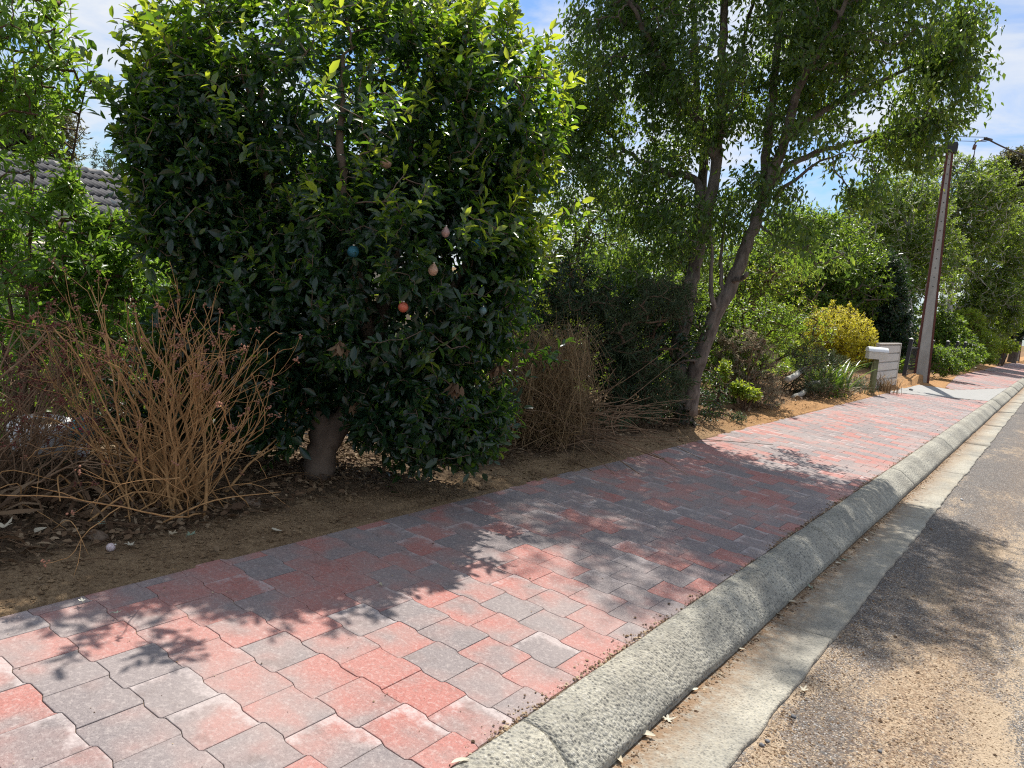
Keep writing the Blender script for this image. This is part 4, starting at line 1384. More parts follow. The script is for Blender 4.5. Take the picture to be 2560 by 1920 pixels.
def dead_bush(name, label, base, xr, ytop, nmain, seed, mst, mfl, r0=.008, depth=.42, fl=.5, whips=40):
    """dead stems fanning out from a woody foot, forking twice or three times, flower heads at some tips"""
    r = np.random.default_rng(seed)
    root = thing(name, label, 'dead shrub', base)
    sm = MB()
    fx, fy, fz = frame(base)
    OCT = [np.array([[0, 1, 4], [1, 2, 4], [2, 3, 4], [3, 0, 4], [1, 0, 5], [2, 1, 5], [3, 2, 5], [0, 3, 5]])]
    O6 = np.array([[1, 0, 0], [0, 1, 0], [-1, 0, 0], [0, -1, 0], [0, 0, .8], [0, 0, -.8]]) * .0070
    def head(p):
        n = r.integers(6, 11)
        for q in p + r.normal(0, .009, (n, 3)) + [0, 0, .006]:
            sm.add(q + O6 * r.uniform(.6, 1.3, (6, 1)), OCT, 1)
    def stem(p, d, ln, rad, lev):
        m = 9 if lev < 2 else 6
        P = [p]; d = nrm(d)
        bend = r.normal(0, .10, 3)
        for i_ in range(m - 1):
            d = nrm(d + bend * .25 + r.normal(0, .085, 3) + fz * (.030 if lev else .045))
            q = P[-1] + d * ln / (m - 1)
            q[2] = max(q[2], base[2] + .01)
            P.append(q)
        P = np.array(P)
        tube(sm, P, np.linspace(rad, rad * .55, m), 7 if lev == 0 else 5, cap=lev == 0)
        if lev == 3 or (lev == 2 and r.random() < .45):
            if r.random() < fl: head(P[-1])
            return
        for c_ in range(r.integers(2, 4)):
            i_ = m - 1 if c_ == 0 else r.integers(m // 2, m)
            dd_ = nrm(P[min(i_ + 1, m - 1)] - P[max(i_ - 1, 0)])
            side = nrm(np.cross(dd_, rvec(1, r)[0]))
            k_ = abs(r.normal(.38, .14))
            stem(P[i_], dd_ * cos(k_) + side * sin(k_), ln * r.uniform(.55, .85), rad * (.60 if c_ else .68), lev + 1)
    for s_ in range(nmain):
        x = r.uniform(*xr)
        u_ = abs((x - (xr[0] + xr[1]) / 2) / ((xr[1] - xr[0]) / 2))
        y = ytop + (u_ ** 2) * 200 + abs(r.normal(0, 90))
        tip = vd(x, y, base, r.normal(0, depth))
        p0 = base + fx * r.normal(-.04, .17) + fy * r.normal(0, .14) - fz * .03
        dv = tip - p0
        L_ = np.linalg.norm(dv)
        d0 = nrm(dv * np.array([1.25, 1.25, .75]))
        stem(p0, d0, L_ * .46, r0 * r.lognormal(0, .35), 0)
    for s_ in range(whips):                       # long whippy stems that arch out and hang
        x, y = r.uniform(*xr), r.uniform(ytop + 60, ytop + 360)
        tip = vd(x, y, base, r.normal(0, depth))
        p0 = base + fx * r.normal(0, .16) + fy * r.normal(0, .14)
        top = (p0 + tip) / 2 + fz * r.uniform(.0, .22) + fx * r.normal(0, .10)
        end = tip + (tip - top) * r.uniform(.1, .4) - fz * r.uniform(0, .14)
        end[2] = max(end[2], .03)
        P = smooth_line([p0, (p0 + top) / 2 + r.normal(0, .04, 3), top, tip, end], 18)
        P[1:-1] += r.normal(0, .004, (16, 3))
        q0 = .0034 * r.lognormal(0, .3)
        tube(sm, P, np.linspace(q0, q0 * .4, 18), 5)
        if r.random() < fl * .5: head(P[-1])
    # the short thick foot
    for a_ in (-.16, .02, .14):
        tube(sm, smooth_line([base + fx * a_ * .4 - fz * .05, base + fx * a_ * .7 + fz * .12, base + fx * a_ + fz * .30], 8), [.024, .023, .022, .021, .019, .018, .016, .014], 9)
    sm.build('stems', [mst, mfl], root)
    return root


b3 = onz(-3.97, 2.44)
dead_bush('dead_shrub', 'bare orange brown stems with dead flower heads in front of the big shrub', b3, (60, 600), 650, 30, 611, M_DRYSTEM, M_FLOWER, .0080, whips=75)
b4 = onz(-4.45, 1.70)
dead_bush('dead_shrub', 'darker tangle of dead stems with maroon seed heads at the left edge', b4, (-160, 270), 670, 40, 612, M_DRYSTEM2, M_FLOWER2, .0065, .36, .75, 60)
# stems lying low along the ground in front
b5 = onz(-3.95, 2.05)
r = np.random.default_rng(604)
low = thing('brushwood', 'long dry stems lying flat over the litter in front of the dead shrub', 'dead stems', b5)
sm = MB()
for s in range(18):
    p0 = b5 + np.array([r.normal(-.12, .16), r.normal(0, .42), .01])
    a = r.normal(0.2, 1.1)
    l = r.uniform(.25, .75)
    d = nrm(np.array([cos(a) * .5, -sin(a) - .3 if r.random() < .6 else sin(a) + .6, 0]))
    e = p0 + d * l + np.array([0, 0, r.uniform(.0, .22)])
    e[0] = min(e[0], -3.45)
    m_ = (p0 + e) / 2 + np.array([*r.normal(0, .05, 2), r.uniform(.02, .16)])
    tube(sm, smooth_line([p0, m_, e], 9), np.linspace(.0055, .002, 9) * r.lognormal(0, .3), 5)
sm.build('stems', M_DRYSTEM, low)
# long dead strap leaves at the foot of the left tangle
mb = MB()
n = 130
P_ = np.column_stack([r.normal(-4.25, .2, n), r.normal(1.65, .35, n), np.full(n, .05)]); P_[:, 2] = gz(P_[:, 0], P_[:, 1]) + r.uniform(.02, .16, n)
leaves(mb, P_, np.column_stack([r.normal(.4, .7, (n, 1)), r.normal(0, .8, (n, 1)), r.normal(.05, .35, (n, 1))]), rvec(n, r) + [0, 0, 1], r.uniform(.10, .24, n), .022, BLADE, r.uniform(0, .7, n), .25)
tag(mb.build('dead_strap_leaves', M_LITTER), 'brown dead strap leaves heaped at the foot of the left tangle', 'leaf litter', kind='stuff')

# white pot and teal bowl among the stems
pb = vd(92, 905, onz(-5.1, 2.15))
gzp = float(gz(pb[0], pb[1]))
pot = thing('garden_pot', 'white rounded garden pot seen through the dead stems', 'pot', (pb[0], pb[1], gzp))
mb = MB()
top = pb[2] + .0
prof = [(.10, 0), (.13, .02), (.17, .4 * (top - gzp)), (.19, .75 * (top - gzp)), (.19, .9 * (top - gzp)), (.175, .97 * (top - gzp)), (.15, top - gzp), (.13, .98 * (top - gzp)), (.12, .85 * (top - gzp)), (0.01, .84 * (top - gzp))]
a = np.linspace(0, 2 * pi, 28, endpoint=False)
V = np.array([[(pb[0] + r_ * cos(b), pb[1] + r_ * sin(b), gzp + z_) for b in a] for r_, z_ in prof])
i = np.arange(len(prof) - 1)[:, None] * 28; j = np.arange(28)[None]
mb.add(V.reshape(-1, 3), [np.stack([i + j, i + (j + 1) % 28, i + 28 + (j + 1) % 28, i + 28 + j], -1).reshape(-1, 4)])
mb.build('pot_body', M_WPOT, pot)
mb = MB()
mb.add([(pb[0] + .15 * cos(b), pb[1] + .15 * sin(b), gzp + .9 * (top - gzp)) for b in a] , [np.arange(28)[None]])
mb.build('potting_soil', M_SOIL, pot)
tb = vd(180, 925, onz(-4.95, 2.35))
bowl = thing('garden_ornament', 'shiny teal glazed globe with magenta petals beside the white pot', 'ornament', tb)
mb = sphere_mb(tb, .085, .075, 28, 18)
n = 26
q = rvec(n, r); q[:, 2] = np.abs(q[:, 2]); 
fxo, fyo, _ = frame(tb)
q = nrm(q - .8 * fyo)
leaves(mb, tb + q * .086, nrm(np.cross(q, rvec(n, r))), q, .03, .02, LEAF6, .5, mat=1)
mb.build('globe', [M_TEAL, M_MAGENTA], bowl)
mb = MB(); tube(mb, np.array([[tb[0], tb[1], float(gz(tb[0], tb[1]))], tb - [0, 0, .07]]), [.05, .035], 14); mb.build('stand', M_WPOT, bowl)

# straw coloured heap between the big shrub and the tree
b6 = onz(-3.95, 5.9)
r = np.random.default_rng(640)
heap = thing('dead_broom_bush', 'straw coloured heap of dead wiry twigs between the big shrub and the tree', 'dead shrub', b6)
mb = MB()
fx, fy, fz = frame(b6)
for s in range(850):
    arch = vd(r.uniform(1080, 1270), r.uniform(700, 900), b6, r.normal(0, .26))
    p0 = vd(r.uniform(1090, 1230), r.uniform(880, 960), b6, r.normal(0, .16))
    p0[2] = max(p0[2] * .5, .0)
    drop = arch + fx * r.normal(.03, .12) + fy * r.normal(0, .1) + np.array([0, 0, -r.uniform(.0, .75) * max(arch[2], .2)]) + r.normal(0, .05, 3)
    c1 = p0 + (arch - p0) * .5 + fx * r.normal(.05, .14) + fy * r.normal(0, .1) + np.array([0, 0, .02])
    P = smooth_line([p0, c1, arch, drop], 12)
    P[1:-1] += r.normal(0, .008, (10, 3))
    tube(mb, P, np.linspace(.0028, .0010, 12) * r.lognormal(0, .3), 4, cap=False, rnd=float(r.uniform(0, 1)))
for s in range(900):                     # short broken forks that mat the heap together
    c = vd(r.uniform(1080, 1290), r.uniform(700, 950), b6, r.normal(0, .25))
    d = nrm(r.normal(0, 1, 3) + fz * .2) * r.uniform(.06, .22)
    tube(mb, np.array([c, c + d * .5 + r.normal(0, .012, 3), c + d]), [.0016, .0013, .0008], 3, cap=False, rnd=float(r.uniform(0, 1)))
mb.build('twigs', M_STRAW, heap)
mb = MB()
for s in range(150):
    a0 = vd(r.uniform(1085, 1330), r.uniform(870, 965), b6, r.normal(0, .2))
    d = fx * r.normal(.15, .25) + fy * r.normal(0, .15) + fz * r.normal(.02, .12)
    tube(mb, smooth_line([a0, a0 + d * .8 + r.normal(0, .03, 3), a0 + d * 1.8 + [0, 0, -.05]], 7), np.linspace(.006, .002, 7) * r.lognormal(0, .2), 5, rnd=float(r.uniform(0, .5)))
mb.build('stems', M_DRYSTEM2, heap)

# dark undergrowth behind and left of the big trunk
b7 = onz(-4.75, 7.3)
bush('needle_shrub', 'dark needle leaved shrub in the shade left of the big trunk', 'shrub', b7, [B(b7, 1330, 720, 0, .50, .5, .42), B(b7, 1400, 830, 0, .55, .5, .35), B(b7, 1250, 660, .1, .45, .4, .30), B(b7, 1440, 640, .2, .4, .5, .3)], 100, .10, .075, M_GREY, M_TWIG, 701, 14, .9, 0, LEAF4, .6, 9, .003, .16, holes=.35)
b8 = onz(-4.6, 8.6)
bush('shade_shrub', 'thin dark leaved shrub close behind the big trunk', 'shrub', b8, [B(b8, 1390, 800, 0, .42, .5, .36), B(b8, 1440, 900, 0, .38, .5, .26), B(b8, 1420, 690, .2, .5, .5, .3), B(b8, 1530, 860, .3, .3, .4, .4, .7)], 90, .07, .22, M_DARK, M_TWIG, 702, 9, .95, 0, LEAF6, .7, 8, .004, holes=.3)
b9 = onz(-3.95, 7.35)
bush('ground_plant', 'low grey green weeds at the soil edge left of the big trunk', 'weeds', b9, [B(b9, 1240, 925, -.1, .22, .22, .10), B(b9, 1330, 905, 0, .24, .22, .10), B(b9, 1400, 890, .2, .25, .2, .12)], 150, .05, .3, M_GREY, M_TWIG, 703, 8, holes=.5, stems=7)
b10 = onz(-6.4, 7.6)
bush('garden_shrub', 'sunlit lime green shrub glimpsed between the big shrub and the tree', 'shrub', b10, [B(b10, 1150, 600, 0, .7, .6, .55), B(b10, 1230, 720, .2, .8, .6, .4), B(b10, 1080, 700, .2, .6, .6, .5), B(b10, 1000, 830, .2, .7, .6, .35)], 60, .06, .35, M_LIME, M_TWIG, 704, 9, .95, 0, LEAF6, .55, 8, .004, holes=.25)

# shrubs to the right of the trunk
b11 = onz(-3.98, 12.0)
r = np.random.default_rng(720)
gd_ = bush('dead_grey_shrub', 'grey half dead shrub of bare twigs and pale tufts right of the big trunk', 'dead shrub', b11, [B(b11, 1590, 795, 0, .52, .5, .42, .8), B(b11, 1630, 790, .1, .42, .5, .44, .9), B(b11, 1600, 735, 0, .42, .45, .22), B(b11, 1655, 850, 0, .28, .4, .36, 1.0)], 120, .055, .20, M_DEAD, M_DRYSTEM2, 721, 13, .9, 0, LEAF4, .35, 14, .0042, .12, holes=.55, spread=.6)
b12 = onz(-3.62, 11.2)
bush('broadleaf_seedling', 'small bright broad leaved bush at the foot of the grey shrub', 'bush', b12, [B(b12, 1600, 840, 0, .17, .16, .15), B(b12, 1565, 800, 0, .10, .12, .2, .8), B(b12, 1625, 850, -.05, .14, .14, .10)], 260, .065, .5, M_LIME, M_TWIG, 722, 7, .95, 0, LEAF8, .5, 6, .003, holes=.6)
b13 = onz(-3.75, 10.1)
bush('ground_plant', 'low dusty weeds at the sand edge just right of the big trunk', 'weeds', b13, [B(b13, 1545, 905, 0, .16, .16, .10), B(b13, 1590, 900, -.1, .2, .16, .07), B(b13, 1535, 860, .1, .2, .2, .14)], 170, .05, .35, M_GREY, M_TWIG, 723, 8, holes=.5, stems=7)
b14 = onz(-5.2, 15.5)
bush('open_shrub', 'open yellow green shrub with thin upright stems behind the grey shrub', 'shrub', b14, [B(b14, 1650, 680, 0, 1.0, .7, .8, .8), B(b14, 1730, 720, 0, .8, .6, .75, .8), B(b14, 1690, 600, .3, .8, .7, .6, .8), B(b14, 1590, 620, .3, .7, .7, .8, .7)], 36, .07, .42, M_LIME, M_TWIG, 724, 8, .95, 0, LEAF6, .75, 12, .005, holes=.3)
b15 = onz(-4.15, 15.0)
bush('needle_bush', 'low grey green fine leaved bush behind the leaning log', 'bush', b15, [B(b15, 1740, 820, 0, .6, .5, .30), B(b15, 1760, 770, .3, .6, .5, .25)], 80, .08, .09, M_GREY, M_TWIG, 725, 14, .9, 0, LEAF4, .55, 8, .003, holes=.4)
b16 = onz(-4.29, 20.0)
bush('golden_shrub', 'clipped rounded golden yellow shrub behind the letterbox', 'shrub', b16, [B(b16, 1812, 716, 0, .90, .8, .64), B(b16, 1846, 745, 0, .56, .7, .54), B(b16, 1775, 742, 0, .55, .6, .54), B(b16, 1800, 652, 0, .10, .1, .14, .4), B(b16, 1760, 665, 0, .05, .05, .14, .6), B(b16, 1835, 660, 0, .05, .05, .12, .5)], 120, .052, .45, M_GOLD, M_TWIG, 726, 9, .95, .1, LEAF6, .35, 9, .004, .10, inner=.35, holes=.8,
     leaf_tone=lambda t_, d_, r_: .15 + .75 * np.clip((t_[:, 2] - .75) / .9, 0, 1) + r_.normal(0, .2, len(t_)))  # yellower leaf tone towards the top


def straps(name, label, cat, base, n, Lr, w, m, seed, spread=.2, droop=.8, up=1.0, group=None):
    r = np.random.default_rng(seed)
    root = thing(name, label, cat, base, group)
    mb = MB()
    for q in range(n):
        a = r.uniform(0, 2 * pi); l = r.uniform(*Lr)
        p = base + np.array([*r.normal(0, spread, 2), -.02])
        out = np.array([cos(a), sin(a), 0])
        lean_ = abs(r.normal(.35, .22))
        us = np.linspace(0, 1, 7)
        C = p + out * (us * lean_ * l + droop * .35 * l * us ** 2.5)[:, None] + fz * (l * up * (us - droop * .38 * us ** 2.6))[:, None]
        Sd = np.array([-sin(a), cos(a), 0])
        wd = w * np.array([.8, 1, 1, .9, .75, .5, .08]) * r.uniform(.7, 1.2)
        V = np.concatenate([np.stack([C[i_] - Sd * wd[i_] / 2, C[i_] + out * wd[i_] * .15, C[i_] + Sd * wd[i_] / 2]) for i_ in range(7)])
        i = np.arange(6)[:, None] * 3; j = np.arange(2)[None]
        mb.add(V, [np.stack([i + j, i + j + 1, i + j + 4, i + j + 3], -1).reshape(-1, 4)], rnd=float(r.uniform(0, 1) ** 1.6))
    mb.build('blades', m, root)
    return root


straps('strappy_clump', 'clump of upright green strap leaves in front of the golden shrub', 'plant', onz(-3.75, 16.2), 170, (.6, 1.15), .035, M_STRAP, 731, .20, .7)
straps('strappy_clump', 'sprawling grey strap leaves with dead ends left of the letterbox post', 'plant', onz(-3.62, 16.9), 80, (.35, .75), .03, M_DEAD, 732, .14, 1.2, .6)
straps('dry_grass_tuft', 'dry straw coloured grass tuft right of the letterbox post', 'grass tuft', onz(-3.22, 19.7), 120, (.3, .7), .012, M_STRAW, 733, .14, .9)
straps('fine_grass_clump', 'fine grey green grass clump left of the letterbox post', 'grass tuft', onz(-3.6, 18.1), 150, (.3, .6), .012, M_GREY, 734, .16, .8)

# fallen logs


def log(name, label, a, b, r0, r1, seed, bits=()):
    r = np.random.default_rng(seed)
    root = thing(name, label, 'log', (a + b) / 2)
    mb = MB()
    P = smooth_line([a, a * .66 + b * .34 + r.normal(0, .03, 3), a * .33 + b * .67 + r.normal(0, .03, 3), b], 16)
    tube(mb, P, np.linspace(r0, r1, 16) * (1 + r.normal(0, .05, 16)), 12)
    mb.build('log_body', M_LOG, root)
    for i_, l in bits:
        m2 = MB()
        d = nrm(r.normal(0, 1, 3) + [0, 0, .4]) * l
        tube(m2, np.array([P[i_], P[i_] + d * .6 + r.normal(0, .02, 3), P[i_] + d]), [r1 * .5, r1 * .35, r1 * .2], 6)
        m2.build('broken_branch', M_LOG, root)


log('fallen_log', 'straight pale log leaning up out of the grass', vp(1966, 950, (-3.9, 14.3)), vp(2024, 921, (-3.95, 15.4)), .055, .05, 1)
log('fallen_log', 'crooked peeling white log lying along the sand edge', np.array([*gp(1984, 995, .04)[:2], .05]), vp(2050, 955, (-3.75, 15.8)), .05, .035, 2, [(10, .3), (13, .35)])
r = np.random.default_rng(741)
bt = onz(-3.7, 15.9)
pile = thing('twig_pile', 'tangle of broken grey twigs under the strappy clump', 'twigs', bt)
mb = MB()
for s in range(120):
    p0 = bt + np.array([r.normal(0, .22), r.normal(0, .4), r.uniform(0, .2)])
    e = p0 + np.array([*r.normal(0, .25, 2), r.normal(.05, .12)])
    tube(mb, np.array([p0, (p0 + e) / 2 + r.normal(0, .04, 3), e]), np.array([.008, .006, .003]) * r.lognormal(0, .4), 5)
mb.build('twigs', M_DRYSTEM2, pile)

# ------------------------------------------------------------------ letterbox
mbp = onz(-3.33, 18.72)
lb = thing('letterbox', 'cream barrel topped letterbox leaning on a square timber post', 'letterbox', mbp)
fx, fy, fz = frame(mbp)
yaw = math.atan2(fx[1], fx[0]) + .35
mb = MB(); box(mb, mbp + [0, 0, .36], (.105, .105, .78), yaw, bev=.006); mb.build('post', M_PTIMBER, lb)


def lbox(ax, hw, hh, L, z0, arc=True):
    u = np.array([cos(yaw), sin(yaw), 0]); v = np.array([-sin(yaw), cos(yaw), 0])
    if arc:
        a = np.linspace(0, pi, 13)
        prof = [(hw * cos(b), hh * sin(b)) for b in a]
    else:
        prof = [(hw, 0), (hw, hh), (-hw, hh), (-hw, 0)]
    V = np.array([[mbp + u * s + v * p[0] + fz * (z0 + p[1]) for p in prof] for s in (-L / 2, L / 2)])
    m = len(prof)
    kq = np.arange(m); k2 = (kq + 1) % m
    mb = MB()
    mb.add(V.reshape(-1, 3), [np.stack([kq, k2, m + k2, m + kq], 1), kq[::-1][None], (m + kq)[None]])
    return mb, u, v


mb, u, v = lbox(0, .115, .165, .40, .75, False); mb.build('box', M_MBOX, lb, smooth=False)
mb, u, v = lbox(0, .128, .10, .425, .917); mb.build('lid', M_MTOP, lb, smooth=False)
mb = MB(); box(mb, mbp + u * .203 + fz * .86, (.012, .14, .16), yaw, bev=.003); mb.build('end_door', M_SIGNW, lb, smooth=False)
mb = MB(); box(mb, mbp + u * .211 - v * .03 + fz * .87, (.008, .05, .055), yaw, bev=.002); mb.build('lock', M_BLACK, lb, smooth=False)
mb = MB(); box(mb, mbp + u * .0 - v * .118 + fz * .89, (.26, .006, .022), yaw, bev=.002); mb.build('letter_slot', M_MBOX, lb, smooth=False)
lb.rotation_euler = Matrix.Rotation(radians(-3.2), 3, Vector(fy.tolist())).to_euler()

# ------------------------------------------------------------------ ribbed steel side wall
wa, wb = np.array([-3.53, 19.9, 0]), np.array([-3.43, 22.15, 0])
wl = thing('steel_garden_wall', 'low beige wall of stacked ribbed steel sheets behind the letterbox', 'wall', (wa + wb) / 2)
d = nrm(wb - wa); nn = np.array([d[1], -d[0], 0])
z0, z1 = -.18, 1.10
prof = []
nrib = 6
for q in range(nrib):
    zb = z0 + (z1 - z0) * q / nrib; h_ = (z1 - z0) / nrib
    prof += [(.020, zb), (.020, zb + h_ * .80), (-.018, zb + h_ * .90), (-.018, zb + h_ * .97)]
prof += [(.02, z1), (-.05, z1), (-.05, z0)]
V = np.array([[p_ + nn * o_ + fz * z_ for o_, z_ in prof] for p_ in (wa, wb)])
m = len(prof); kq = np.arange(m); k2 = (kq + 1) % m
mb = MB(); mb.add(V.reshape(-1, 3), [np.stack([kq, m + kq, m + k2, k2], 1), kq[None], (m + kq)[::-1][None]])
mb.build('ribbed_sheet', M_STEELP, wl, smooth=False)
mb = MB(); c = (wa + wb) / 2 + fz * (z1 + .012); box(mb, c, (.09, float(np.linalg.norm(wb - wa)) + .02, .03), math.atan2(-d[0], d[1]), bev=.006); mb.build('top_cap', M_STEELP, wl, smooth=False)
mb = MB(); box(mb, wb + d * .03 + fz * .46, (.07, .05, 1.28), math.atan2(-d[0], d[1]), bev=.004); mb.build('end_post', M_STEELP, wl, smooth=False)
wl.rotation_euler = Matrix.Rotation(radians(-3.5), 3, Vector(frame(wb)[1].tolist())).to_euler()

# ------------------------------------------------------------------ black iron fence
fpts = [(-3.56, 24.25), (-3.50, 28.0), (-3.44, 31.45), (-3.42, 34.3), (-3.40, 36.9), (-3.38, 40.0)]
fc = thing('iron_fence', 'black iron fence with capped square posts and two rails beyond the pole', 'fence', (*fpts[0], 0))
for q, (x, y) in enumerate(fpts):
    mb = MB(); z_ = 0.0
    box(mb, (x, y, .58), (.10, .10, 1.30), 0.0, bev=.006)
    po = mb.build('post', M_IRON, fc, smooth=False)
    mb = MB()
    mb.add([(x - .062, y - .062, 1.23), (x + .062, y - .062, 1.23), (x + .062, y + .062, 1.23), (x - .062, y + .062, 1.23), (x - .062, y - .062, 1.255), (x + .062, y - .062, 1.255), (x + .062, y + .062, 1.255), (x - .062, y + .062, 1.255), (x, y, 1.30)],
           [np.array([[0, 1, 5, 4], [1, 2, 6, 5], [2, 3, 7, 6], [3, 0, 4, 7], [3, 2, 1, 0]]), np.array([[4, 5, 8], [5, 6, 8], [6, 7, 8], [7, 4, 8]])])
    cp = mb.build('post_cap', M_IRON, None, smooth=False, loc=np.array(fc.location))
    cp.parent = po; cp.location = (0, 0, 0)
for (x0, y0), (x1, y1) in zip(fpts[:-1], fpts[1:]):
    L_ = math.hypot(x1 - x0, y1 - y0); rz = math.atan2(-(x1 - x0), y1 - y0)
    for z_ in (.22, 1.0):
        mb = MB(); box(mb, ((x0 + x1) / 2, (y0 + y1) / 2, z_), (.035, L_ - .10, .04), rz); mb.build('rail', M_IRON, fc, smooth=False)
    mb = MB()
    for s in np.arange(.16, L_ - .1, .14):
        f_ = s / L_
        box(mb, (x0 + (x1 - x0) * f_, y0 + (y1 - y0) * f_, .61), (.014, .014, .74), rz)
    mb.build('picket_panel', M_IRON, fc, smooth=False)

# ------------------------------------------------------------------ steel and concrete power pole


def stobie(base, top, label, wb_, wt_, face_dir, detail=True, group=None):
    base = np.asarray(base, float); top = np.asarray(top, float)
    p = thing('power_pole', label, 'power pole', base, group)
    f = nrm(np.array([face_dir[0], face_dir[1], 0])); s = np.array([-f[1], f[0], 0])
    n = 24
    us = np.linspace(0, 1, n)
    wid = wb_ + (wt_ - wb_) * us
    dep = .16
    C = base + (top - base) * us[:, None]
    mb = MB()
    V = np.array([[C[i_] + s * (sx * (wid[i_] / 2 - .028)) + f * (sy * dep / 2) for sx, sy in ((-1, -1), (1, -1), (1, 1), (-1, 1))] for i_ in range(n)])
    i = np.arange(n - 1)[:, None] * 4; j = np.arange(4)[None]
    mb.add(V.reshape(-1, 3), [np.stack([i + j, i + (j + 1) % 4, i + 4 + (j + 1) % 4, i + 4 + j], -1).reshape(-1, 4), np.arange(4)[::-1][None], (np.arange(4) + (n - 1) * 4)[None]])
    core = mb
    for sg_ in (-1, 1):                    # one steel channel per edge: web outside, flanges round the concrete
        mb = MB()
        prof = [(wid * 0 + .0, 0)]
        V = []
        for i_ in range(n):
            e = wid[i_] / 2
            pts = [(e - .05, -dep / 2 - .010), (e + .008, -dep / 2 - .010), (e + .008, dep / 2 + .010), (e - .05, dep / 2 + .010), (e - .034, dep / 2 + .002), (e - .002, dep / 2 + .002), (e - .002, -dep / 2 - .002), (e - .034, -dep / 2 - .002)]
            V.append([C[i_] + s * (sg_ * a_) + f * b_ for a_, b_ in pts])
        V = np.array(V); i = np.arange(n - 1)[:, None] * 8; j = np.arange(8)[None]
        mb.add(V.reshape(-1, 3), [np.stack([i + j, i + (j + 1) % 8, i + 8 + (j + 1) % 8, i + 8 + j], -1).reshape(-1, 4)])
        mb.build('steel_channel', M_RUST, p, smooth=False)
    if detail:
        mb = core
        L_ = np.linalg.norm(top - base)
        for h_ in np.arange(2.9, L_ - .2, .27):
            c_ = base + (top - base) * h_ / L_
            for sgn in (-1, 1):
                tube(mb, np.array([c_ + f * sgn * (dep / 2 - .002), c_ + f * sgn * (dep / 2 + .006)]), .017, 8, mat=1)
        u_ = nrm(top - base)
        mb = MB()
        cap_c = top + u_ * .05
        V = []
        for z_, k_ in ((-.13, 1.0), (.10, 1.06), (.17, .9)):
            for a_, b_ in ((-1, -1), (1, -1), (1, 1), (-1, 1)):
                V.append(cap_c + s * a_ * .175 * k_ + f * b_ * .14 * k_ + u_ * z_)
        mb.add(V, [np.array([[l * 4 + q, l * 4 + (q + 1) % 4, l * 4 + 4 + (q + 1) % 4, l * 4 + 4 + q] for l in range(2) for q in range(4)]), np.arange(4)[::-1][None], (np.arange(4) + 8)[None]])
        mb.build('pole_cap', M_BLACK, p, smooth=False)
    core.build('concrete_core', [M_CONC, M_BLACK], p, smooth=False)
    return p, f, s


pbase = np.array([-3.30, 25.75, -.05])
ptop = vp(2375, 375, (-3.30, 25.75))
pole, pf, ps = stobie(pbase, ptop, 'tall leaning concrete pole with rusty steel edges and black cap', .42, .17, -pbase[:2] / np.linalg.norm(pbase[:2]) + np.array([.10, 0]))
up_ = nrm(ptop - pbase)
bm = MB(); box(bm, ptop - up_ * .05 - ps * .36 + pf * .05, (.42, .22, .34), math.atan2(ps[1], ps[0]), bev=.03)
bx_ = bm.build('junction_box', plainmat('grey_green_box', (.20, .22, .17), (.25, .27, .21), .5, .4), pole, smooth=False)
wires = [
    [ptop + ps * .10 - up_ * .45, ptop + ps * .45 - up_ * .40, ptop + ps * .62 - up_ * .1, ptop + ps * .60 + up_ * .35],
    [ptop + ps * .10 - up_ * .55, ptop + ps * .35 - up_ * .62, ptop + ps * .60 - up_ * .30, ptop + ps * .63 + up_ * .05],
    [ptop - ps * .10 - up_ * .35, ptop - ps * .50 - up_ * .42, ptop - ps * .72 - up_ * .15, ptop - ps * .74 + up_ * .15],
    [ptop - ps * .10 - up_ * .50, ptop - ps * .40 - up_ * .55, ptop - ps * .45 - up_ * .30]]
for w_ in wires:
    mb = MB(); tube(mb, smooth_line(w_, 14), .011, 5); mb.build('service_loop', M_WIRE, pole)
mb = MB()
tube(mb, np.array([ptop + ps * .60 + up_ * .05, ptop + ps * .62 + up_ * .18]), [.045, .05], 10)
tube(mb, np.array([ptop + ps * .60 + up_ * .18, ptop + ps * .66 + up_ * .30, ptop + ps * .88 + up_ * .34]), [.018, .018, .018], 6)
mb.build('insulator', M_CERAM, pole)
far_end = vp(2800, 480, (3.0, 30.0))
mid = vp(2470, 330, (-1.5, 27.5))
w0 = ptop + ps * .90 + up_ * .36
w1 = np.array([9.0, 38.0, 7.4])
w1 = vp(2720, 398, (1.8, 31.0))
mb = MB(); us = np.linspace(0, 1, 24)[:, None]
ln = w0 + (w1 - w0) * us - fz * (np.sin(us * pi) * .28)
tube(mb, ln, .022, 6)
wl0 = np.array([-15.0, 24.0, 7.9])
for dz_ in (.05, -.07):
    tube(mb, w0 + [0, 0, dz_] + (wl0 - w0) * us - fz * (np.sin(us * pi) * .3), .009, 5)
tube(mb, np.array([w0 - nrm(w1 - w0) * .10, w0 + nrm(w1 - w0) * .22]), [.05, .04], 8)
tag(mb.build('overhead_cable', M_WIRE, loc=w0), 'black overhead cable sagging from the leaning pole to the right', 'cable')
b_ = np.array([-3.07, 74.0, 0.0])
stobie(b_, vp(2590, 560, b_), 'distant slender pole with a rusty edge at the right edge of the view', .45, .28, -b_[:2] / np.linalg.norm(b_[:2]), False)
# small white board on a stake, far away
sb = np.array([-3.45, 66.0, 0.0])
sg_ = thing('roadside_sign', 'small blank white board on a thin stake far down the verge', 'sign', sb)
mb = MB(); box(mb, sb + [0, 0, .45], (.06, .05, 1.0), 0); mb.build('stake', M_SIGNW, sg_, smooth=False)
mb = MB(); box(mb, sb + [0, -.05, 1.05], (.52, .03, .36), 0, bev=.01); mb.build('board', M_SIGNW, sg_, smooth=False)

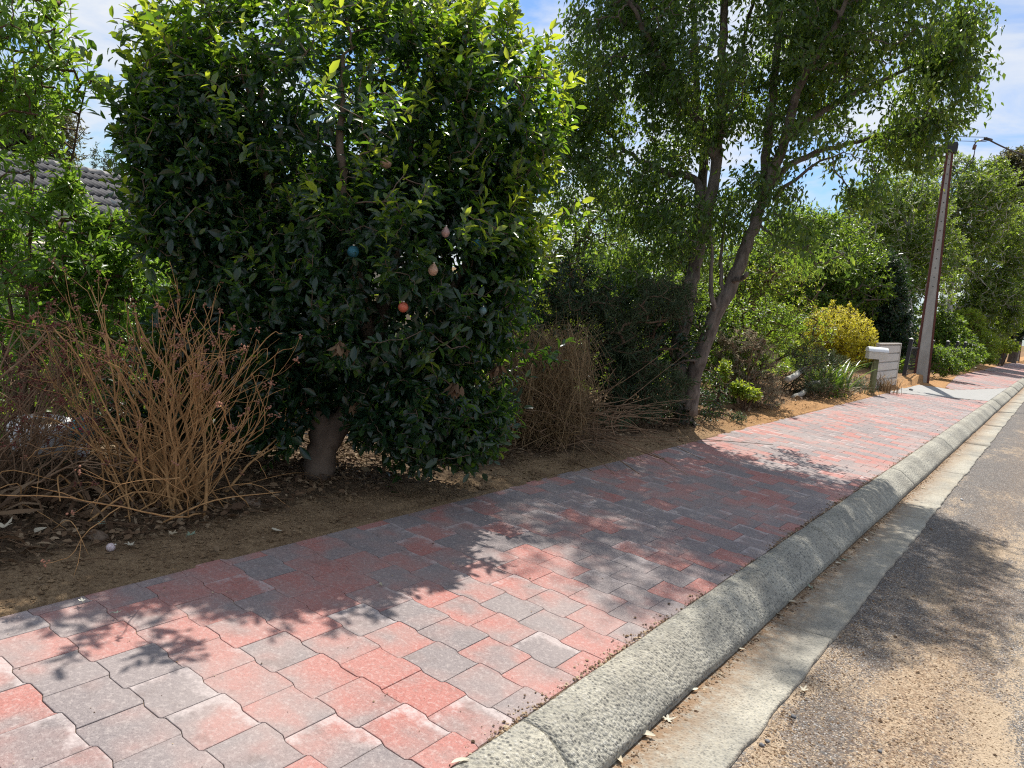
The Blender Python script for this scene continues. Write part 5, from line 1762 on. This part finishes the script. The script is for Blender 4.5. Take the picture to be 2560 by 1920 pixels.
# ------------------------------------------------------------------ house with tiled roof on the left
A0 = np.array([-2167.7, 860.3, 114.05]) * .0079 + np.array([0, 0, EYE])
rd = np.array([-.338, .941, 0]); dn = np.array([.941, .338, 0])
pitch = radians(23)
house = thing('house', 'house with a dark grey tiled roof half hidden behind the left shrubs', 'house', (A0[0] + 1, A0[1], -1.4))
sl = dn * cos(pitch) - fz * sin(pitch); up_n = dn * sin(pitch) + fz * cos(pitch)
mb = MB()
s0, s1, CW, CR = -7.0, 14.0, .38, .44
xs_ = np.arange(s0, s1, CW / 12)
prof = .024 * np.clip(np.sin(xs_ / CW * 4 * pi) - .1, 0, 1) ** .8 * 1.6
for c_ in range(11):
    t0_, t1_ = c_ * CR, (c_ + 1) * CR + .012
    rows = []
    for t_, lift in ((t0_, .0), (t1_, .048), (t1_, .008)):
        rows.append(A0 + rd * xs_[:, None] + sl * t_ + up_n * (prof + lift + .0)[:, None])
    V = np.concatenate(rows); n = len(xs_)
    kq = np.arange(n - 1)
    mb.add(V, [np.stack([l * n + kq, l * n + kq + 1, (l + 1) * n + kq + 1, (l + 1) * n + kq], 1)[:, ::-1] for l in range(2)])
roof = mb.build('roof', M_TILE, house)
mb = MB()   # back slope, plain tiles
sl2 = -dn * cos(pitch) - fz * sin(pitch)
rows = [A0 + rd * np.array([s0, s1])[:, None] + sl2 * t_ for t_ in (0, 5.0)]
mb.add(np.concatenate(rows), [np.array([[0, 1, 3, 2]])])
mb.build('back_roof', M_TILE, house, smooth=False)
mb = MB()
for s in np.arange(s0, s1, .42):
    a = np.linspace(-.2, pi + .2, 9)
    ring = []
    for e, k_ in ((0, 1.0), (.40, 1.0), (.40, 1.10), (.44, 1.10)):
        ring.append([A0 + rd * (s + e) + dn * (.12 * k_ * cos(b)) + fz * (.085 * k_ * sin(b) + .012) for b in a])
    V = np.array(ring).reshape(-1, 3)
    i = np.arange(3)[:, None] * 9; j = np.arange(8)[None]
    mb.add(V, [np.stack([i + j, i + 9 + j, i + 9 + j + 1, i + j + 1], -1).reshape(-1, 4)])
rc = mb.build('ridge_caps', M_RIDGE, None, loc=np.array(house.location)); rc.parent = roof; rc.location = (0, 0, 0)
mb = MB()
eav = A0 + sl * (11 * CR - .5)
c = A0 + rd * (s0 + s1) / 2 + dn * .0
box(mb, (c[0], c[1], -.2 + .0), (8.2, s1 - s0 - .8, 2.6), math.atan2(rd[1], rd[0]) - pi / 2)
mb.build('walls', M_BRICK, house, smooth=False)

# ------------------------------------------------------------------ background trees


def tree(label, base, blobs, dens, L, wr, m, bark, seed, r0=.12, kleaf=8, tmpl=LEAF4, up=-.1, shell=.6, limbs=7, rt=.005, name='tree', group=None, trunkpts=None, span=.25, holes=.35, lean=1.0, leaf_tone=None):
    r = np.random.default_rng(seed)
    base = np.array(base, float)
    top = max((np.asarray(b[0]) for b in blobs), key=lambda q: q[2])
    tp = trunkpts or [base + [0, 0, -.1], base * .6 + np.array([*top[:2], 0]) * 0 + base * .4 + np.array([r.normal(0, .08), r.normal(0, .08), (top[2] - base[2]) * .4]), np.array([*(base[:2] * .4 + top[:2] * .6), base[2] + (top[2] - base[2]) * .75]), top]
    tr = [(tp, r0, r0 * .2)]
    Q = smooth_line(tp, 12)
    for s in range(limbs):
        b = blobs[s % len(blobs)]
        i_ = r.integers(4, 10)
        e = np.asarray(b[0]) + r.normal(0, .3, 3) * np.array([b[1], b[2], b[3]])
        tr.append(([Q[i_], (Q[i_] + e) / 2 + np.array([0, 0, .15]), e], r0 * .38, r0 * .08))
    return bush(name, label, 'tree', base, blobs, dens, L, wr, m, bark, seed, kleaf, lean, up, tmpl, shell, 0, rt, span, trunk=tr, parts=('crown', 'trunk'), group=group, holes=holes, leaf_tone=leaf_tone)


def T(x, y):
    return onz(x, y)


def RB(x, dist):
    """ground point in the direction of photo column x (2212-wide) at a given range"""
    px, py = dp(x, 760)
    d = (ROT @ cray(px, py))[:2]
    d = d / np.linalg.norm(d) * dist
    return onz(d[0], d[1])


def BP(base, x, y, off, rx, rz, w=1.0, dep=.8):
    k_ = math.hypot(base[0], base[1]) / 1659
    return (vd(x, y, base, off), rx * k_, rx * k_ * dep, rz * k_, w)


# behind and right of the street tree: garden trees
b = RB(1745, 28.0)
tree('mid green garden tree behind the golden shrub, left of the dark evergreen', b, [BP(b, 1690, 580, 0, 115, 90), BP(b, 1800, 560, 0, 105, 95), BP(b, 1740, 500, .3, 85, 60), BP(b, 1850, 620, 0, 75, 75), BP(b, 1740, 660, 0, 120, 60)], 30, .14, .5, M_MID, M_BARKD, 801, .10)
b = RB(1500, 17.0)
tree('bushy green tree behind the fork of the street tree', b, [BP(b, 1420, 560, 0, 150, 105), BP(b, 1550, 620, 0, 120, 95), BP(b, 1330, 640, 0, 120, 80), BP(b, 1620, 570, .3, 105, 95), BP(b, 1480, 740, 0, 150, 70)], 40, .10, .45, M_MID, M_BARKD, 802, .11)
b = RB(1885, 29.0)
tree('dense dark evergreen tree left of the leaning pole', b, [BP(b, 1885, 660, 0, 78, 95), BP(b, 1905, 600, 0, 52, 60), BP(b, 1865, 725, 0, 75, 48), BP(b, 1920, 720, 0, 60, 55)], 52, .14, .45, M_DARK, M_BARKD, 803, .14, holes=.8, rt=.006)
b = RB(1966, 38.0)
tree('birch with pale trunk directly left of the leaning pole', b, [BP(b, 1940, 480, 0, 105, 95), BP(b, 2000, 560, 0, 85, 70), BP(b, 1895, 440, .3, 70, 65), BP(b, 1965, 410, .2, 68, 48), BP(b, 1985, 650, 1.5, 70, 55, .6), BP(b, 1930, 580, 1.5, 90, 70, .8)], 27, .15, .55, M_BIRCH, M_BARKB, 804, .16, rt=.006, group='birch trees', trunkpts=[b + [0, 0, -.4], vp(2276, 800, b), vp(2272, 740, b), vp(2268, 600, b), vp(2285, 480, b)])
b = RB(2051, 47.0)
tree('birch with pale trunk right of the leaning pole', b, [BP(b, 2085, 440, 0, 95, 85), BP(b, 2060, 540, 0, 90, 65), BP(b, 2130, 400, 0, 62, 55), BP(b, 2115, 620, 1.5, 75, 45, .6), BP(b, 2055, 365, .3, 45, 32), BP(b, 2050, 690, 2.5, 70, 45, .6)], 20, .18, .55, M_BIRCH, M_BARKB, 805, .19, rt=.008, group='birch trees', trunkpts=[b + [0, 0, -.4], vp(2372, 800, b), vp(2378, 720, b), vp(2386, 640, b), vp(2400, 470, b)])
b = RB(2085, 50.0)
tree('birch with a trunk slanting to the right near the far iron fence', b, [BP(b, 2130, 560, 0, 75, 58), BP(b, 2165, 640, 0, 80, 50, .9), BP(b, 2195, 510, 0, 62, 60), BP(b, 2120, 690, 0, 70, 40)], 20, .18, .55, M_BIRCH, M_BARKB, 806, .15, rt=.008, group='birch trees', trunkpts=[b + [0, 0, -.4], vp(2424, 782, b), vp(2445, 735, b), vp(2472, 680, b), vp(2490, 610, b)])
b = RB(2190, 66.0)
tree('tall olive brown tree at the right edge of the view', b, [BP(b, 2150, 430, 0, 70, 55), BP(b, 2205, 380, 0, 60, 55), BP(b, 2200, 500, 0, 75, 60), BP(b, 2230, 600, 0, 70, 60), BP(b, 2195, 355, 0, 40, 30)], 12, .28, .55, M_OLIVE, M_BARKD, 807, .3, span=.6, rt=.013)
b = T(-4.0, 43.5)
bush('roadside_shrub', 'bright lime shrub spilling over the far end of the iron fence', 'shrub', b, [B(b, 2110, 745, 0, 1.0, .9, .9), B(b, 2090, 700, 0, .8, .8, .8), B(b, 2125, 770, -.2, .7, .8, .4)], 60, .11, .5, M_LIME, M_TWIG, 808, 9, shell=.4, stems=8, r_tip=.006, holes=.8, inner=.4)
b = T(-4.75, 28.6)
bush('fence_shrub', 'low green shrub growing through the near iron fence', 'shrub', b, [B(b, 2035, 785, 0, .8, .45, .42), B(b, 2010, 760, 0, .6, .45, .3), B(b, 2070, 775, .8, .7, .45, .42)], 90, .09, .5, M_MID, M_TWIG, 809, 8, shell=.6, stems=7, r_tip=.005, holes=.5)
b = T(-4.9, 38.0)
bush('fence_shrub', 'dark green shrub behind the four far fence posts', 'shrub', b, [B(b, 2080, 760, 0, 1.0, .7, .6), B(b, 2060, 730, .5, .9, .7, .55), B(b, 2040, 700, 1, .9, .7, .6)], 60, .12, .5, M_MID, M_TWIG, 810, 8, shell=.5, stems=7, r_tip=.006, holes=.6)
b = RB(2165, 58.0)
tree('dark broad leaved tree in shade by the distant pole', b, [BP(b, 2180, 690, 0, 55, 42), BP(b, 2160, 640, 0, 50, 35), BP(b, 2215, 650, 0, 45, 60)], 26, .22, .55, M_DARK, M_BARKD, 811, .25, span=.4, rt=.01)
b = RB(2170, 54.0)
bush('far_bush', 'light green bush lit by the sun in front of the distant dark tree', 'bush', b, [BP(b, 2185, 690, 0, 26, 14), BP(b, 2165, 745, 0, 30, 15)], 40, .14, .55, M_LIME, M_TWIG, 812, 8, shell=.5, stems=5, r_tip=.008)
b = RB(1800, 44.0)
tree('green tree of the far row between the street tree and the birches', b, [BP(b, 1760, 530, 0, 110, 75), BP(b, 1870, 540, 0, 100, 70), BP(b, 1660, 580, 0, 95, 75), BP(b, 1960, 470, 0, 85, 70), BP(b, 1800, 660, 0, 150, 70)], 16, .22, .55, M_MID, M_BARKD, 813, .25, span=.45, rt=.01)
# behind the big shrub
b = RB(830, 13.0)
tree('dark tree whose top shows over the big clipped shrub', b, [BP(b, 800, 30, 0, 120, 90), BP(b, 900, -10, 0, 95, 60), BP(b, 990, 10, 0, 60, 40), BP(b, 780, 180, 0, 140, 110, .8), BP(b, 860, 330, 0, 160, 120, .7)], 36, .085, .30, M_DARK, M_BARKD, 814, .11)
b = RB(1170, 14.5)
tree('green garden tree behind the gap right of the big clipped shrub', b, [BP(b, 1160, 570, 0, 170, 110), BP(b, 1270, 480, 0, 130, 120), BP(b, 1060, 660, 0, 140, 90), BP(b, 1260, 660, 0, 160, 80)], 40, .09, .4, M_MID, M_BARKD, 815, .1)
# left background
b = T(-26.5, 9.0)
tree('broad olive tree behind the tiled roof at the left', b, [B(b, 90, 300, 0, 1.3, 1.3, 1.5), B(b, 60, 250, 0, 1.0, 1.0, 1.2), B(b, 30, 330, 0, 1.6, 1.3, 1.4)], 30, .16, .35, M_OLIVE, M_BARKD, 816, .2, span=.35, rt=.008)
b = T(-24.0, 12.5)
tree('slender tree with sparse upright sprigs above the roof ridge', b, [B(b, 205, 345, 0, .16, .16, .55), B(b, 228, 350, 0, .14, .14, .5), B(b, 245, 345, 0, .16, .16, .6), B(b, 262, 360, 0, .14, .14, .4), B(b, 225, 440, 0, .8, .6, .5)], 50, .07, .45, M_GREY, M_TWIG, 817, .05, span=.2, rt=.005, limbs=12)
b = T(-9.0, 5.0)
bush('garden_shrub', 'green shrub between the house wall and the big clipped shrub', 'shrub', b, [B(b, 330, 640, 0, 1.1, .9, .6), B(b, 200, 720, 0, 1.2, .9, .6), B(b, 450, 760, 0, 1.2, .9, .7), B(b, 60, 760, 0, 1.2, .9, .6), B(b, 260, 860, 0, 1.5, .9, .6), B(b, 60, 920, 0, 1.3, .9, .5)], 44, .08, .35, M_BOT, M_TWIG, 818, 9, shell=.6, stems=9, r_tip=.005, holes=.5)
b = T(-7.2, 6.0)
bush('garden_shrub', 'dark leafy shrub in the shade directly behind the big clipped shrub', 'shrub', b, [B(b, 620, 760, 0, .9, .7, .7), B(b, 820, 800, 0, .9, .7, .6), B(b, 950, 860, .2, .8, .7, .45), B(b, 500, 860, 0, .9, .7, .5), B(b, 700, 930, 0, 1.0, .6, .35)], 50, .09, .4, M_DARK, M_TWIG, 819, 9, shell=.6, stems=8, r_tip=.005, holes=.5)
b = T(-5.6, 6.6)
bush('shade_shrub', 'leafy shade shrub behind the straw heap and the needle shrub', 'shrub', b, [B(b, 1180, 760, 0, .6, .5, .5), B(b, 1300, 800, .2, .7, .5, .5), B(b, 1240, 640, .3, .7, .5, .5), B(b, 1400, 720, .5, .8, .5, .6)], 70, .08, .35, M_DARK, M_TWIG, 820, 9, shell=.7, stems=9, r_tip=.004, holes=.4)
b = T(-5.6, 11.5)
bush('shade_shrub', 'green shrub behind the grey dead shrub, right of the big trunk', 'shrub', b, [B(b, 1560, 760, 0, .8, .6, .6), B(b, 1640, 700, .3, .8, .6, .5), B(b, 1500, 660, .3, .8, .6, .6), B(b, 1580, 860, 0, .8, .5, .4)], 60, .08, .4, M_MID, M_TWIG, 821, 9, shell=.65, stems=9, r_tip=.004, holes=.4)

# ground cover of the gardens and the far wood: masses nobody could count
r = np.random.default_rng(900)


def mass(name, label, xr, yr, n, hf, L, m, seed):
    r = np.random.default_rng(seed)
    y = r.uniform(*yr, n); x = r.uniform(*xr, n)
    h_ = hf(x, y) * r.uniform(0, 1, n) ** .8
    P = np.column_stack([x, y, gz(x, y) + h_])
    mb = MB()
    Ls = L * r.lognormal(0, .3, n)
    leaves(mb, P, rvec(n, r) + [0, 0, .3], rvec(n, r) + [0, 0, .8], Ls, Ls * .45, LEAF4, r.uniform(0, 1, n))
    return tag(mb.build(name, m), label, 'vegetation', kind='stuff')


mass('undergrowth', 'low green garden undergrowth behind the shrubs along the verge', (-13, -5.3), (2, 30), 42000, lambda x, y: .15 + .30 * np.clip(vnoise(x, y, 1.6, 91) + .5, 0, 1.5) * np.clip((-5.0 - x) * .8, 0, 1), .09, M_MID, 901)
mass('far_undergrowth', 'low green growth behind the iron fence', (-14, -4.0), (27, 80), 16000, lambda x, y: .2 + .8 * np.clip(vnoise(x, y, 2.6, 92) + .4, 0, 1.4), .20, M_MID, 902)
mass('far_wood', 'far off wood closing the view behind the gardens', (-75, -18), (14, 130), 60000, lambda x, y: (2.2 + 3.2 * np.clip(vnoise(x, y, 7, 93) + .5, 0, 1.4)) * np.clip((np.hypot(x + 0, y) - 30) / 25, .15, 1), .55, M_BIRCH, 903)
b = T(-5.0, 4.9)  # low shrub added to darken the sunlit litter behind the trunk
bush('shade_shrub', 'added low dark shrub that shades the soil right behind the trunk of the big clipped shrub', 'shrub', b, [B(b, 800, 900, 0, .7, .45, .30), B(b, 960, 900, 0, .6, .45, .30), B(b, 660, 880, 0, .5, .45, .35), B(b, 560, 930, 0, .6, .45, .30), B(b, 880, 820, 0, .7, .45, .3)], 80, .08, .42, M_DARK, M_TWIG, 822, 9, shell=.7, stems=9, r_tip=.004, holes=.45)
b = T(-5.4, 3.1)  # dark leaves added to stand in for shadow behind the dead stems
bush('shade_shrub', 'dark shrub added for the shade behind the dead orange stems, left of the big clipped shrub', 'shrub', b, [B(b, 430, 800, 0, .45, .4, .5), B(b, 330, 860, 0, .42, .4, .4), B(b, 520, 900, 0, .5, .4, .35), B(b, 240, 930, 0, .35, .4, .25)], 80, .08, .42, M_DARK, M_TWIG, 823, 9, shell=.6, stems=9, r_tip=.004, holes=.5)
